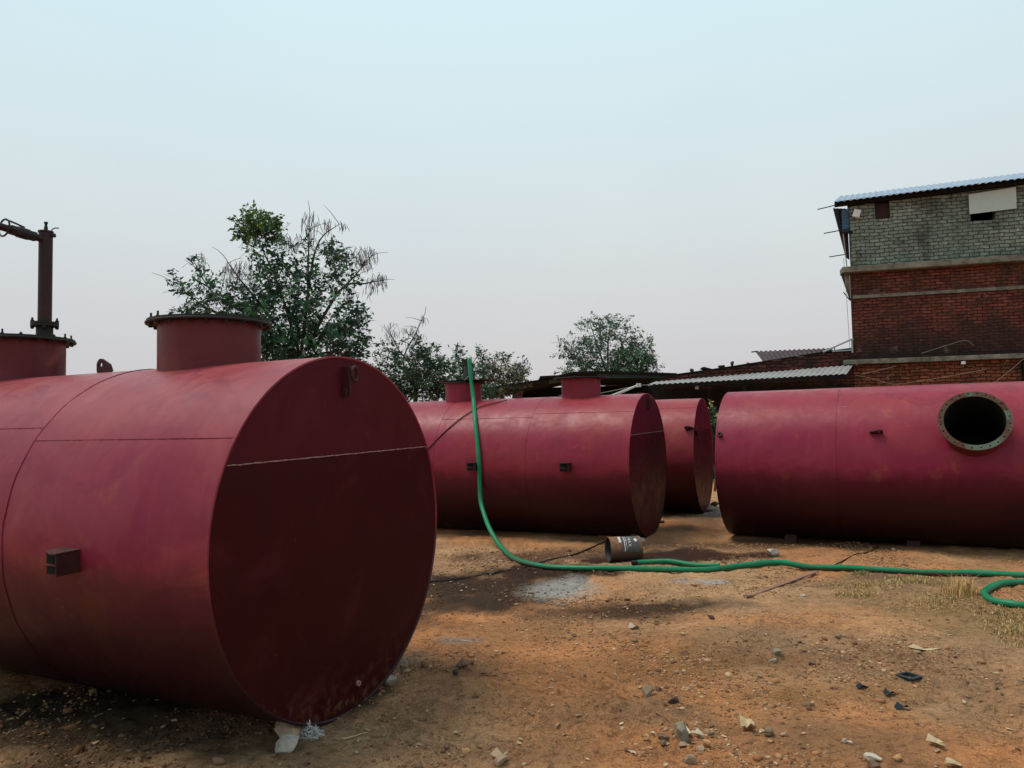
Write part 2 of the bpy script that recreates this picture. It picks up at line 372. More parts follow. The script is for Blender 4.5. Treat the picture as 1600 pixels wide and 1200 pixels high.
# ------------------------------------------------------------------ loose gravel: uncountable
def ico(sub=1):
    bm = bmesh.new(); bmesh.ops.create_icosphere(bm, subdivisions=sub, radius=1)
    V = np.array([v.co[:] for v in bm.verts]); Fq = np.array([[v.index for v in f.verts] for f in bm.faces]); bm.free(); return V, Fq
IV, IF = ico(1)
def gravel():
    Ncand = 130000
    x = RNG.uniform(-3.4, 5.6, Ncand); y = 2.6 + 7.4*RNG.random(Ncand)**1.35
    dens = np.clip(fbm(x+12, y+44, 1.3, 4)*2.0+.38, .03, 1)**1.5
    keep = RNG.random(Ncand) < dens
    keep &= (x < y*.72+.2) & (x > -y*.72-.2)
    # scraped bare soil
    keep &= RNG.random(Ncand) > .8*np.exp(-(((x-.5)/.7)**2+((y-4.4)/.35)**2))
    lp_ = gnd(880, 916); keep &= (np.hypot((x-lp_.x)/.36, (y-lp_.y)/.35) > 1) | (RNG.random(Ncand) < .12)
    x, y = x[keep][:30000], y[keep][:30000]; n = len(x)
    s = .0035 + .0085*RNG.random(n)**2.2 + .020*(RNG.random(n) > .97)*RNG.random(n)
    flat = RNG.uniform(.3, .9, n); a = RNG.uniform(0, 2*PI, n)
    sx = s*RNG.uniform(.8, 1.7, n); sy = s*RNG.uniform(.7, 1.1, n); sz = s*flat
    jit = 1+RNG.uniform(-.28, .28, (n, len(IV), 1))
    P = IV[None]*jit*np.stack([sx, sy, sz], 1)[:, None, :]
    ca, sa = np.cos(a)[:, None], np.sin(a)[:, None]
    Q = np.empty_like(P); Q[..., 0] = P[..., 0]*ca-P[..., 1]*sa + x[:, None]; Q[..., 1] = P[..., 0]*sa+P[..., 1]*ca + y[:, None]
    Q[..., 2] = P[..., 2] + (relief(x, y)+sz*.18)[:, None]
    pal = np.array([[.30, .145, .07], [.40, .23, .12], [.16, .085, .045], [.46, .31, .18], [.34, .15, .065], [.26, .17, .10], [.38, .20, .09], [.20, .10, .05]])
    col = pal[RNG.integers(0, len(pal), n)]*RNG.uniform(.7, 1.15, (n, 1))
    dim = 1-.75*np.exp(-(((x+1.9)/1.1)**2+((y-4.1)/.7)**2))  # gravel darkened to match the shade painted by the near tank
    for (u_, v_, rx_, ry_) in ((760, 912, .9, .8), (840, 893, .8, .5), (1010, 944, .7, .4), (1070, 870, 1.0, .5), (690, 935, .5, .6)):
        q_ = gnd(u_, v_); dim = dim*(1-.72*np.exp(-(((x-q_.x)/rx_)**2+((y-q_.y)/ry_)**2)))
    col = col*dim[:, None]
    Fq = (IF[None]+(np.arange(n)*len(IV))[:, None, None]).reshape(-1, 3)
    t = NT('gravel_bits'); m = t.fin(attr_color(t), .9, None, 0, .2)
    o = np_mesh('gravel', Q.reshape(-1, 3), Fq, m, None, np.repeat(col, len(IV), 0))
    tag(o, 'fine gravel and broken crumbs scattered over the dirt', 'gravel', kind='stuff')
    # dry leaf crumbs: little flat curled flakes
    n = 2600; x = RNG.uniform(-2.6, 4.9, n); y = 2.9+6.0*RNG.random(n)**1.3
    k = (np.clip(fbm(x+2, y+4, 1.1, 3)*2+.45, .05, 1) > RNG.random(n)) & (x < y*.72) & (x > -y*.72+.6); x, y = x[k], y[k]; n = len(x)
    s = RNG.uniform(.006, .020, n); a = RNG.uniform(0, 2*PI, n); z = relief(x, y)
    base = np.array([[-1, -.4, .10], [0, -.6, .45], [1, -.25, .2], [1.05, .35, .35], [.1, .55, .2], [-.9, .35, .5]])
    P = base[None]*RNG.uniform(.6, 1.4, (n, 6, 3))*s[:, None, None]
    ca, sa = np.cos(a)[:, None], np.sin(a)[:, None]; Q = np.empty_like(P)
    Q[..., 0] = P[..., 0]*ca-P[..., 1]*sa + x[:, None]; Q[..., 1] = P[..., 0]*sa+P[..., 1]*ca + y[:, None]; Q[..., 2] = P[..., 2]+z[:, None]+.003
    pal = np.array([[.40, .28, .16], [.22, .12, .06], [.12, .075, .05], [.30, .17, .08], [.46, .36, .24]])
    col = pal[RNG.integers(0, 5, n)]*RNG.uniform(.7, 1.1, (n, 1))
    b = (np.arange(n)*6)[:, None]
    Fq = np.concatenate([b+np.array([[0, 1, 4, 5]]), b+np.array([[1, 2, 3, 4]])])
    o = np_mesh('leaf_litter', Q.reshape(-1, 3), Fq, m, None, np.repeat(col, 6, 0))
    tag(o, 'brown crumbs of dead leaves strewn across the dirt', 'leaf litter', kind='stuff')
gravel()

# ------------------------------------------------------------------ individual stones
stone_mats = {}
def stone_mat(key, c1, c2):
    if key not in stone_mats: stone_mats[key] = simple('stone_'+key, c1, c2, 14, .88, .7, .006, fine=60)
    return stone_mats[key]
stone_mat('grey', (.17, .145, .105), (.29, .255, .19)); stone_mat('pale', (.36, .30, .23), (.58, .52, .42))
stone_mat('brown', (.10, .06, .04), (.22, .13, .08)); stone_mat('tan', (.24, .17, .11), (.40, .29, .19))
stone_mat('dark', (.035, .024, .018), (.09, .065, .048)); stone_mat('orange', (.34, .17, .07), (.48, .28, .13)); stone_mat('olive', (.14, .105, .065), (.26, .20, .13))
def stone(u, v, w, h, mat, label, name='stone', seed=None, boxy=0.0, z=None, rot=None, cat='stone', depth=None):
    """u,v: where it meets the soil; w,h: size in photo pixels"""
    rs = random.Random(seed if seed is not None else int(u*7+v*13))
    p = gnd(u, v) if z is None else aty(u, v, z); d = p.y
    W = w*d/FPX/2; H = h*d/FPX/2
    bm = bmesh.new(); bmesh.ops.create_icosphere(bm, subdivisions=3, radius=1)
    off = Vector((rs.uniform(0, 99), rs.uniform(0, 99), rs.uniform(0, 99)))
    planes = [(Vector((rs.gauss(0, 1), rs.gauss(0, 1), rs.gauss(0, 1))).normalized(), rs.uniform(.42, .78)) for _ in range(13)]
    for vt in bm.verts:
        q = vt.co.copy()
        if boxy:
            m_ = max(abs(q.x), abs(q.y), abs(q.z)); q = q.lerp(q/m_*.85, boxy)
        for nrm, dd in planes:
            e = q.dot(nrm)-dd
            if e > 0: q -= nrm*e*.97
        q *= 1+.10*mnoise.noise(q*2.2+off)+.04*mnoise.noise(q*6+off)
        vt.co = Vector((q.x*W*1.1, q.y*W*.9, q.z*H*1.15))
    me = bpy.data.meshes.new(name); bm.to_mesh(me); bm.free(); me.materials.append(stone_mats[mat])
    o = bpy.data.objects.new(name, me); C.objects.link(o)
    o.location = (p.x, p.y, (zg(p.x, p.y) if z is None else p.z)+H*.72); o.rotation_euler = (rs.uniform(-.15, .15), rs.uniform(-.2, .2), rot if rot is not None else rs.uniform(-.6, .6))
    return tag(o, label, cat)

stone(1067, 1146, 26, 32, 'grey', 'blocky blue grey stone standing among pale shards in the foreground', boxy=.7, seed=5)
stone(1010, 1075, 26, 22, 'olive', 'grey angular stone alone on orange soil right of the near tank')
stone(1028, 1068, 13, 8, 'brown', 'small brown pebble touching the grey angular stone')
stone(1054, 1084, 24, 11, 'dark', 'small black brown clod behind the blocky blue grey stone')
stone(1209, 868, 22, 14, 'pale', 'white stone just behind the green hose, in front of the right tank', boxy=.3)
stone(1003, 847, 10, 9, 'pale', 'small white stone behind the rusty can near the end plate')
stone(993, 843, 16, 9, 'brown', 'dark brown stone touching the back of the rusty can')
stone(722, 1043, 22, 19, 'brown', 'brown pyramid shaped stone right of the near tank')
stone(738, 1036, 10, 8, 'brown', 'small brown stone beside the brown pyramid shaped stone')
stone(712, 1056, 14, 10, 'dark', 'dark clod in front of the brown pyramid shaped stone')
stone(604, 1076, 30, 24, 'grey', 'grey chock stone wedged under the right edge of the near tank')
stone(452, 1156, 56, 34, 'tan', 'tan broken brick chock under the bottom of the near tank', boxy=.85, seed=3, name='brick_chock', cat='brick')
stone_mat('mortar', (.20, .17, .13), (.46, .43, .38))
stone(447, 1176, 52, 26, 'mortar', 'whitish lump of mortar in front of the tan broken brick', seed=8, rot=.6, name='mortar_lump', cat='mortar')
stone(341, 1195, 26, 13, 'brown', 'flat brown clod at the bottom left on dark soil')
stone(728, 1166, 15, 9, 'orange', 'bright orange tan pebble at the bottom centre')
stone(697, 1166, 12, 12, 'brown', 'dark brown pebble left of the orange tan pebble')
stone(780, 1190, 26, 10, 'tan', 'flat pale stone at the bottom centre, right of the orange tan pebble')
stone(1033, 1148, 22, 9, 'brown', 'flat brown stone left of the blocky blue grey stone')
stone(1036, 1156, 17, 12, 'brown', 'round brown stone in front of the flat brown stone')
stone(1105, 1156, 18, 16, 'orange', 'rounded rust coloured stone right of the pale shards')
stone(1093, 1160, 14, 8, 'tan', 'small tan stone between the pale shards and rust coloured stone')
stone(1066, 1158, 20, 8, 'tan', 'long tan sliver stone in front of the pale shards')
stone(1080, 1187, 22, 20, 'tan', 'tan lump of crumbly stone below the pale shards')
stone(1202, 1136, 22, 14, 'olive', 'olive grey stone right of the pale holed leaf')
stone(1225, 1138, 12, 8, 'tan', 'tan pebble at the right of the olive grey stone')
stone(1310, 995, 14, 8, 'olive', 'grey stone in the middle of the dark gravelly patch')
stone(1216, 1020, 18, 10, 'grey', 'flat grey stone at the front of the slate cluster')
stone(1208, 1028, 16, 7, 'grey', 'second flat grey slate lying against its cluster', seed=21)
stone(1268, 1036, 14, 7, 'brown', 'flat brown stone right of the grey slate cluster')
stone(1319, 1150, 10, 8, 'pale', 'left one of two small white pebbles')
stone(1328, 1152, 9, 8, 'pale', 'right one of two small white pebbles')
stone(1365, 1180, 26, 14, 'pale', 'pale sandy stone near the bottom right')
stone(1404, 1180, 16, 12, 'orange', 'rust orange stone right of the pale sandy stone')
stone(1366, 1194, 24, 12, 'brown', 'brown stone in front of the pale sandy stone')
stone(896, 984, 8, 6, 'brown', 'tiny brown pebble in open soil below the lime patch')
stone(1112, 966, 16, 8, 'dark', 'dark stone on the stained soil below the hose')
stone(772, 876, 10, 7, 'tan', 'small tan stone behind the hose bend')
stone(1255, 930, 12, 4, 'pale', 'white flake of stone near the rusty strip')
stone(1180, 916, 10, 6, 'orange', 'small orange brown stone above the rusty strip end')

def flake(u, v, pts, color, label, name='dry_leaf', cat='leaf', curl=.012, tilt=0.15, sc_=1.0):
    """a thin curled leaf or shard, outline in photo pixels about (u,v)"""
    p = gnd(u, v); d = p.y; k = d/FPX; ky = k*1.9
    bm = bmesh.new(); vs = []
    for i, (a, b) in enumerate(pts):
        x = a*k*sc_; y = b*ky*sc_
        vs.append(bm.verts.new((x, y, curl*math.sin(i*2.1)+abs(y)*tilt+.006)))
    c = bm.verts.new((0, 0, .004))
    for i in range(len(vs)): bm.faces.new((c, vs[i], vs[(i+1) % len(vs)]))
    me = bpy.data.meshes.new(name); bm.to_mesh(me); bm.free(); me.materials.append(color)
    o = bpy.data.objects.new(name, me); C.objects.link(o); o.location = (p.x, p.y, zg(p.x, p.y)+.006)
    md = o.modifiers.new('s', 'SOLIDIFY'); md.thickness = .0025
    return tag(o, label, cat)
M['leaf_pale'] = simple('pale_dry_leaf', (.34, .24, .13), (.50, .39, .24), 30, .8)
M['leaf_brown'] = simple('brown_dry_leaf', (.20, .10, .05), (.34, .20, .11), 30, .8)
M['plastic_dark'] = simple('black_plastic', (.012, .018, .02), (.03, .04, .042), 12, .4)
M['shard'] = simple('pale_shard', (.36, .28, .19), (.54, .46, .34), 20, .8)
flake(1168, 1122, [(-12, -2), (-7, 10), (2, 9), (9, 7), (12, 2), (7, -2), (4, -9), (-2, -12), (-5, -6), (-10, -8)], M['leaf_pale'], 'pale curled leaf with a hole, upright on the soil', tilt=.5)
flake(1073, 1142, [(-20, -4), (-4, 6), (4, 10), (8, 2), (5, -3), (-6, -3)], M['shard'], 'pale triangular shard leaning on the blocky blue grey stone', name='plaster_shard', cat='shard', tilt=.4)
flake(1092, 1142, [(-8, 3), (0, 6), (10, 2), (4, -2), (-3, -4)], M['shard'], 'small pale shard at the right of the triangular shard', name='plaster_shard', cat='shard', tilt=.3)
flake(1465, 1160, [(-14, 4), (-4, 10), (8, 8), (12, 2), (4, -2), (8, -7), (-2, -8), (-6, -2)], M['leaf_pale'], 'large pale cream leaf at the lower right', tilt=.3)
flake(1490, 1190, [(-12, 2), (0, 6), (14, 3), (6, -5), (-6, -4)], M['leaf_pale'], 'pale leaf nearest the bottom right corner')
flake(1440, 1012, [(-18, 4), (-6, 6), (6, 2), (20, 0), (26, -6), (8, -4), (-8, -2)], M['leaf_pale'], 'long pale split leaf lying beyond the black plastic square')
flake(763, 1054, [(-14, 0), (-6, 6), (2, 1), (12, 4), (8, -2), (0, -4), (-8, -3)], M['leaf_brown'], 'curled brown leaf right of the brown pyramid stone', tilt=.6)
flake(990, 973, [(-9, 0), (-4, 5), (3, 3), (9, 0), (4, -5), (-4, -4)], M['shard'], 'white crumpled flake in the middle of the yard', tilt=.5, name='paper_scrap', cat='scrap')
flake(782, 1183, [(-16, 2), (-6, 6), (4, 3), (12, 5), (9, -3), (-4, -5)], M['leaf_pale'], 'pale brown crumpled leaf at the bottom centre', tilt=.5)
flake(1388, 1078, [(-10, 1), (-2, 5), (9, 4), (12, -1), (4, -5), (-7, -4)], M['plastic_dark'], 'black plastic scrap, middle one of three in a row', name='plastic_scrap', cat='scrap', tilt=.22, curl=.016, sc_=.8)
flake(1348, 1068, [(-12, 3), (-2, 4), (8, 2), (10, -3), (-2, -3), (-10, -1)], M['plastic_dark'], 'black plastic scrap at the left of three in a row', name='plastic_scrap', cat='scrap', tilt=.22, curl=.016, sc_=.8)
flake(1410, 1098, [(-18, -1), (-6, 5), (8, 5), (14, 0), (4, -4), (-8, -3)], M['plastic_dark'], 'dark teal plastic scrap at the right of three in a row', name='plastic_scrap', cat='scrap', tilt=.22, curl=.016, sc_=.8)
p = gnd(1420, 1053)
mb = MB()
for a in range(4):
    an = a*PI/2+.5; c_ = Vector((p.x+.045*math.cos(an), p.y+.045*math.sin(an), zg(p.x, p.y)+.012))
    mb.box(c_, (.018, .10, .018), Matrix.Rotation(an, 3, 'Z') @ Matrix.Rotation(.1*a, 3, 'Y'))
tag(mb.build('plastic_scrap', M['plastic_dark'], bevel=.003), 'black square plastic frame scrap lying on the gravel', 'scrap')
def stick(u1, v1, u2, v2, r, mat, label, name='twig', cat='twig'):
    a = gnd(u1, v1); b = gnd(u2, v2); pts = []
    for k in range(7):
        q = a.lerp(b, k/6); q.z = zg(q.x, q.y)+r+.004+random.uniform(0, .004); q.x += random.uniform(-.004, .004)*(b-a).length*4; pts.append(q)
    return tag(MB().tube(pts, r, 6, taper=r*.5).build(name, mat, smooth=True), label, cat)
stick(535, 1162, 575, 1146, .005, M['leaf_pale'], 'pale straw twig right of the whitish mortar lump')
stick(741, 1107, 773, 1122, .003, M['leaf_brown'], 'thin dark twig on bare orange soil right of the near tank')
stick(1024, 1110, 1045, 1117, .005, M['leaf_brown'], 'short brown twig above the blocky blue grey stone')
stick(1275, 935, 1287, 965, .003, M['leaf_pale'], 'thin straw stalk on the soil in front of the rusty strip')

# white fibrous waste by the mortar lump
p = gnd(482, 1150); V = []; Fq = []
for k in range(420):
    a = random.uniform(0, 2*PI); r = random.random()**.6*.075; c = Vector((p.x+r*1.1*math.cos(a), p.y+r*.8*math.sin(a), zg(p.x, p.y)+random.uniform(0, .075)*(1-r/.09)+.003))
    d = Vector((random.gauss(0, 1), random.gauss(0, 1), random.gauss(0, 1))).normalized()*random.uniform(.006, .016); e = d.orthogonal().normalized()*.003
    b = len(V); V += [c-d-e, c-d+e, c+d+e*.4, c+d-e*.4]; Fq.append((b, b+1, b+2, b+3))
tag(np_mesh('fibre_waste', [tuple(v) for v in V], Fq, simple('white_fibre', (.30, .29, .27), (.55, .54, .51), 30, .9)), 'small heap of shredded whitish fibre by the tank chock', 'waste')

# ------------------------------------------------------------------ tanks
TANKS = [((-.962, 4.357), -.4356), ((1.897, 10.78), -.4384), ((3.368, 13.601), -.4132), ((3.12, 10.918), -.499)]
R = 1.0
def cyl_pts(rad, s0, s1, roll=0):
    pass
def torus(mb, c, ax, r, rt, n=28, m=8, arc=2*PI, a0=0):
    ax = Vector(ax).normalized(); u = ax.orthogonal().normalized(); w = ax.cross(u)
    pts = [Vector(c)+(u*math.cos(a0+arc*k/n)+w*math.sin(a0+arc*k/n))*r for k in range(n+1)]
    return mb.tube(pts, rt, m)
def weld(mb, pts, r=.006, seed=1):
    rs = random.Random(seed); mb.tube(pts, [r*rs.uniform(.6, 1.3) for _ in pts], 6)
def make_tank(i, label, shell_mat, s_dir, L, roll_deg, collars, brackets, lugs, seams, endlug=True, holed=None, chord=True):
    (x, y), yaw = TANKS[i]
    root = thing('steel_tank', label, 'tank', (x, y, -.006), yaw, 'red painted steel tanks')
    Rm = Matrix.Translation((0, 0, R)) @ Matrix.Rotation(math.radians(roll_deg), 4, 'X')   # tank frame: origin on the axis
    sg = 1 if s_dir > 0 else -1          # body runs from s=0 to s=sg*L
    # shell
    n, m = 128, 48; V = []; Fq = []
    for j in range(m+1):
        s = sg*L*j/m
        for k in range(n):
            a = 2*PI*k/n
            rr = R + .0022*mnoise.noise(Vector((s*1.4, math.sin(a)*1.6, math.cos(a)*1.6+i*9)))*min(1, j/2, (m-j)/2)
            V.append((s, rr*math.sin(a), rr*math.cos(a)))
    for j in range(m):
        for k in range(n):
            k2 = (k+1) % n; Fq.append((j*n+k, j*n+k2, (j+1)*n+k2, (j+1)*n+k))
    mb = MB(); mb.v = V; mb.f = Fq
    # closed body with a thin wall at the rim so that the end plate sits inside it
    mb.f.append(tuple(reversed(range(n)))); mb.f.append(tuple(m*n+k for k in range(n)))
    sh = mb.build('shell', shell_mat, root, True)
    if holed is not None:
        hs, hr = holed
        sh.parent = None
        cut = MB().lathe([(0, .15), (hr, .15), (hr, 1.6), (0, 1.6)], 64, Matrix.Translation((hs, 0, 0))).build('cutter', None)
        bo = sh.modifiers.new('b', 'BOOLEAN'); bo.object = cut; bo.solver = 'EXACT'; bo.operation = 'DIFFERENCE'
        dg = bpy.context.evaluated_depsgraph_get(); me = bpy.data.meshes.new_from_object(sh.evaluated_get(dg))
        sh.modifiers.clear(); sh.data = me; bpy.data.objects.remove(cut); sh.parent = root
    sh.data.transform(Rm)
    # end plates, set 4 mm proud inside a slim rim
    for s_, d_ in ((0, -sg), (sg*L, sg)):
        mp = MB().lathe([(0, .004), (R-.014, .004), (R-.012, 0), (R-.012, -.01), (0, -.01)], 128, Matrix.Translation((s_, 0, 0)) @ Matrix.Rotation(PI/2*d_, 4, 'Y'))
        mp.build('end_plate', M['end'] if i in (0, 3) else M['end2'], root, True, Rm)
        rim = MB().lathe([(R+.0025, -.012), (R+.0025, .010), (R-.006, .012), (R-.013, .004)], 128, Matrix.Translation((s_, 0, 0)) @ Matrix.Rotation(PI/2*d_, 4, 'Y'))
        rim.build('end_rim', shell_mat, root, True, Rm)
    if chord:
        zc = .445; hw = math.sqrt((R-.015)**2-zc**2)
        mb = MB(); N = 160
        weld(mb, [(-sg*.006, -hw+2*hw*k/N, zc+.0025*mnoise.noise(Vector((k*.21, i, 0)))-.03*(.5-k/N)*1.0) for k in range(N+1)], .0034, i+3)
        mb.build('weld_seam', M['weld'], root, True, Rm)
    # girth and long seams
    for s_ in seams['girth']:
        mb = MB(); weld(mb, [((s_+.003*math.sin(k*.7)), (R+.0005)*math.sin(2*PI*k/220), (R+.0005)*math.cos(2*PI*k/220)) for k in range(221)], .0034, 5)
        mb.build('girth_weld', shell_mat, root, True, Rm)
    for (sa, sb, th) in seams['long']:
        a = math.radians(th); mb = MB(); weld(mb, [(sa+(sb-sa)*k/80, -(R+.0005)*math.sin(a), (R+.0005)*math.cos(a)) for k in range(81)], .0034, 6)
        mb.build('long_weld', shell_mat, root, True, Rm)
    # manhole collars
    for ci, cdef in enumerate(collars):
        s_, r_, h_, fr, kind = cdef
        T = Rm @ Matrix.Translation((s_, 0, 0))
        if kind == 'open':
            MB().lathe([(r_, .3), (r_+.012, .3), (r_+.012, h_-.02), (r_, h_-.02)], 72, close=True).build('manhole_collar', M['dark_inside'] if False else M['collar'], root, True, T)
            # added near-black cup: the unlit inside of the tank painted on
            MB().lathe([(r_-.002, h_+.001), (r_-.002, .17), (0, .17)], 72).build('manhole_bore', M['dark_inside'], root, True, T)
            holes = 24; bm = bmesh.new(); ri, ro, rb, rh = r_, fr, (r_+fr)/2+.004, .0095
            for z0, z1 in ((h_-.016, h_),):
                for k in range(holes):
                    a0, a1 = 2*PI*k/holes, 2*PI*(k+1)/holes; am = (a0+a1)/2
                    wob = 1
                    per = [(ri, a0), (ri, am), (ri, a1), (rb, a1), (ro*wob, a1), (ro*wob, am), (ro*wob, a0), (rb, a0)]
                    P = [Vector((q*math.cos(w), q*math.sin(w), 0)) for q, w in per]
                    cc = Vector((rb*math.cos(am), rb*math.sin(am), 0)); H = []
                    for q in P:
                        d = (q-cc).normalized(); H.append(cc+d*rh)
                    def vt(v, z): return bm.verts.new((v.x, v.y, z))
                    for e in range(8):
                        e2 = (e+1) % 8
                        bm.faces.new((vt(P[e], z1), vt(P[e2], z1), vt(H[e2], z1), vt(H[e], z1)))
                        bm.faces.new((vt(P[e], z0), vt(H[e], z0), vt(H[e2], z0), vt(P[e2], z0)))
                        bm.faces.new((vt(H[e], z1), vt(H[e2], z1), vt(H[e2], z0), vt(H[e], z0)))
                    for e in (0, 1, 4, 5):
                        bm.faces.new((vt(P[e], z1), vt(P[e+1], z1), vt(P[e+1], z0), vt(P[e], z0)))
            bmesh.ops.remove_doubles(bm, verts=bm.verts, dist=1e-5); bmesh.ops.recalc_face_normals(bm, faces=bm.faces)
            me = bpy.data.meshes.new('flange'); bm.to_mesh(me); bm.free(); me.transform(T); me.materials.append(M['rust'])
            o = bpy.data.objects.new('flange', me); C.objects.link(o); o.parent = root
            o['label'] = 'bare rusty flange ring with bolt holes'
            MB().lathe([(r_+.004, h_-.05), (r_+.03, h_-.017), (fr-.010, h_-.017), (fr-.012, h_-.02), (r_+.012, h_-.06)], 72, close=True).build('hole_shade_ring', M['dark_inside'], o, True, T)  # added near-black ring that paints the bolt holes dark
        else:
            MB().lathe([(r_, .80), (r_, h_-.014), (r_-.01, h_-.014), (r_-.01, .8)], 96, close=True).build('manhole_collar', M['collar'] if i == 0 else shell_mat, root, True, T)
            MB().lathe([(r_+.002, .9), (r_+.014, .9)], 8)
            fl = MB().lathe([(0, h_-.014), (fr, h_-.014), (fr+.003, h_-.006), (fr, h_), (0, h_)], 96).build('flange', M['black'], root, True, T)
            if kind in ('bolted', 'pipe'):
                cv = MB().lathe([(0, h_), (fr-.006, h_+.0005), (fr-.006, h_+.012), (0, h_+.012)], 96).build('cover_plate', M['black'], fl, True, T)
            nb = 20 if kind != 'sheet' else 0
            bmesh_proto = None
            for k in range(nb):
                a = 2*PI*(k+.4)/nb; rb = fr-.028
                if kind == 'plain' and k % 3: continue
                hb = (.045 if (k*7) % 3 else .028) if kind != 'plain' else .02
                mb = MB(); cx, cy = rb*math.cos(a), rb*math.sin(a)
                mb.tube([(cx, cy, h_+.008), (cx+.001, cy, h_+hb)], .0065, 8); mb.tube([(cx, cy, h_+.008), (cx, cy, h_+.020)], .0125, 6)
                mb.tube([(cx, cy, h_-.030), (cx, cy, h_-.013)], .012, 6)
                mb.build('bolt', M['black'], fl, False, T)
    # half-box brackets that take the saddles
    for (s_, th) in brackets:
        a = math.radians(th); out = Vector((0, -math.sin(a), math.cos(a))); up = Vector((0, math.cos(a), math.sin(a)))
        B = Rm @ Matrix(((1, 0, 0, s_), (0, out.y, up.y, out.y*R), (0, out.z, up.z, out.z*R), (0, 0, 0, 1)))  # x along tank, y outward, z up the wall
        w, h, d, tk = .145, .104, .125, .009
        br = MB().box((w/2-tk/2, d/2-.012, 0), (tk, d+.02, h-.002)).build('bracket', M['bracket'], root, False, B, .002)
        MB().prism([Vector((-w*.5, -.01, h/2-.0)), Vector((w*.5+.002, -.01, h/2-.0)), Vector((w*.5+.002, d+.004, h/2)), Vector((w*.2, d+.004, h/2)), Vector((-w*.5, d*.62, h/2-.0))], (0, 0, tk)).build('top_plate', M['bracket'], br, False, B, .002)
        MB().box((-w*.06, d*.36, -h*.08), (w*.80, d*.66, tk)).build('shelf', M['collar'], br, False, B, .002)
        MB().box((-w*.04, .074, -h*.02), (w*.86, tk, h*1.0)).build('back_plate', M['dark_inside'], br, False, B, .002)
    for (s_, th, flip) in lugs:
        a = math.radians(th)
        B = Rm @ Matrix.Translation((s_, 0, 0)) @ Matrix.Rotation(a, 4, 'X')
        poly = [(-.075, -.01), (.075, -.01), (.078, .045), (.055, .060)] + [(-.035+.042*math.cos(t), .062+.042*math.sin(t)) for t in (PI*.25, PI*.45, PI*.65, PI*.85, PI*1.02)]
        if flip: poly = [(-a_, b_) for a_, b_ in poly]
        # plate with an eye: ring of quads round the hole
        cx = -.035 if not flip else .035; cz = .060; Nn = 16; hole = [(cx+.016*math.cos(2*PI*k/Nn), cz+.016*math.sin(2*PI*k/Nn)) for k in range(Nn)]
        outer = []
        for k in range(Nn):
            dx, dz = math.cos(2*PI*k/Nn), math.sin(2*PI*k/Nn); best = 9
            for e in range(len(poly)):
                x1, z1 = poly[e]; x2, z2 = poly[(e+1) % len(poly)]
                den = dx*(z2-z1)-dz*(x2-x1)
                if abs(den) < 1e-9: continue
                t_ = ((x1-cx)*(z2-z1)-(z1-cz)*(x2-x1))/den; u_ = ((x1-cx)*dz-(z1-cz)*dx)/den
                if t_ > 0 and -1e-6 <= u_ <= 1+1e-6: best = min(best, t_)
            outer.append((cx+dx*best, cz+dz*best))
        mb = MB(); th2 = .007
        for k in range(Nn):
            k2 = (k+1) % Nn
            for yy in (-th2, th2): mb.add([(hole[k][0], yy, hole[k][1]+R), (hole[k2][0], yy, hole[k2][1]+R), (outer[k2][0], yy, outer[k2][1]+R), (outer[k][0], yy, outer[k][1]+R)], [(0, 1, 2, 3)])
            for ring in (hole, outer): mb.add([(ring[k][0], -th2, ring[k][1]+R), (ring[k2][0], -th2, ring[k2][1]+R), (ring[k2][0], th2, ring[k2][1]+R), (ring[k][0], th2, ring[k][1]+R)], [(0, 1, 2, 3)])
        mb.build('lifting_lug', M['lug'], root, False, B)
    if endlug:
        e = -sg
        lg = MB().box((e*.025, 0, .86), (.05, .014, .17)).box((e*.020, -.012, .80), (.03, .02, .05)).build('end_lug', M['lug'], root, False, Rm, .003)
        mb = MB(); torus(mb, (e*.045, .045, .905), (1, .25, 0), .040, .009, 28, 8); mb.build('shackle_ring', M['bracket'], lg, True, Rm)
        MB().lathe([(0, 0), (.035, 0), (.035, .022), (0, .022)], 20).build('top_nub', M['lug'], root, True, Rm @ Matrix.Translation((sg*.10, 0, R-.004)))
    return root, Rm

SEAM = {'girth': [-1.46, -2.92], 'long': [(-1.46, -2.92, 51), (0, -1.46, 56)]}
t1, R1 = make_tank(0, 'nearest red steel tank, with tall standpipe and large dark end plate facing right', M['red1'], -1, 4.2, 0,
    [(-1.03, .305, 1.268, .372, 'bolted'), (-2.95, .312, 1.285, .378, 'pipe')], [(-.91, 92), (-2.3, 92)], [(-2.0, 0, False)], SEAM)
SEAM2 = {'girth': [-1.46, -2.92], 'long': [(-1.46, -2.92, 46), (0, -1.46, 42)]}
t2, R2 = make_tank(1, 'red steel tank in the middle row with the green hose hanging down its side', M['red2'], -1, 4.2, 0,
    [(-.98, .285, 1.262, .40, 'plain'), (-2.94, .285, 1.27, .34, 'sheet')], [(-.85, 89), (-2.25, 89)], [(-2.0, 0, True)], SEAM2)
t3, R3 = make_tank(2, 'rearmost red steel tank, mostly hidden behind the tank with the hose', M['red3'], -1, 4.2, 62,
    [(-2.95, .285, 1.29, .36, 'plain')], [(-.9, 92)], [(-.06, 0, False)], {'girth': [-1.46], 'long': [(0, -1.46, -28)]}, chord=False)
SEAM4 = {'girth': [1.46], 'long': []}
t4, R4 = make_tank(3, 'red steel tank on the right with an open round manhole facing the yard', M['red4'], 1, 4.2, 64,
    [(2.92, .302, 1.24, .362, 'open')], [(.80, 97), (2.24, 98)], [(1.91, 2, True)], SEAM4, endlug=False, holed=(2.92, .302))
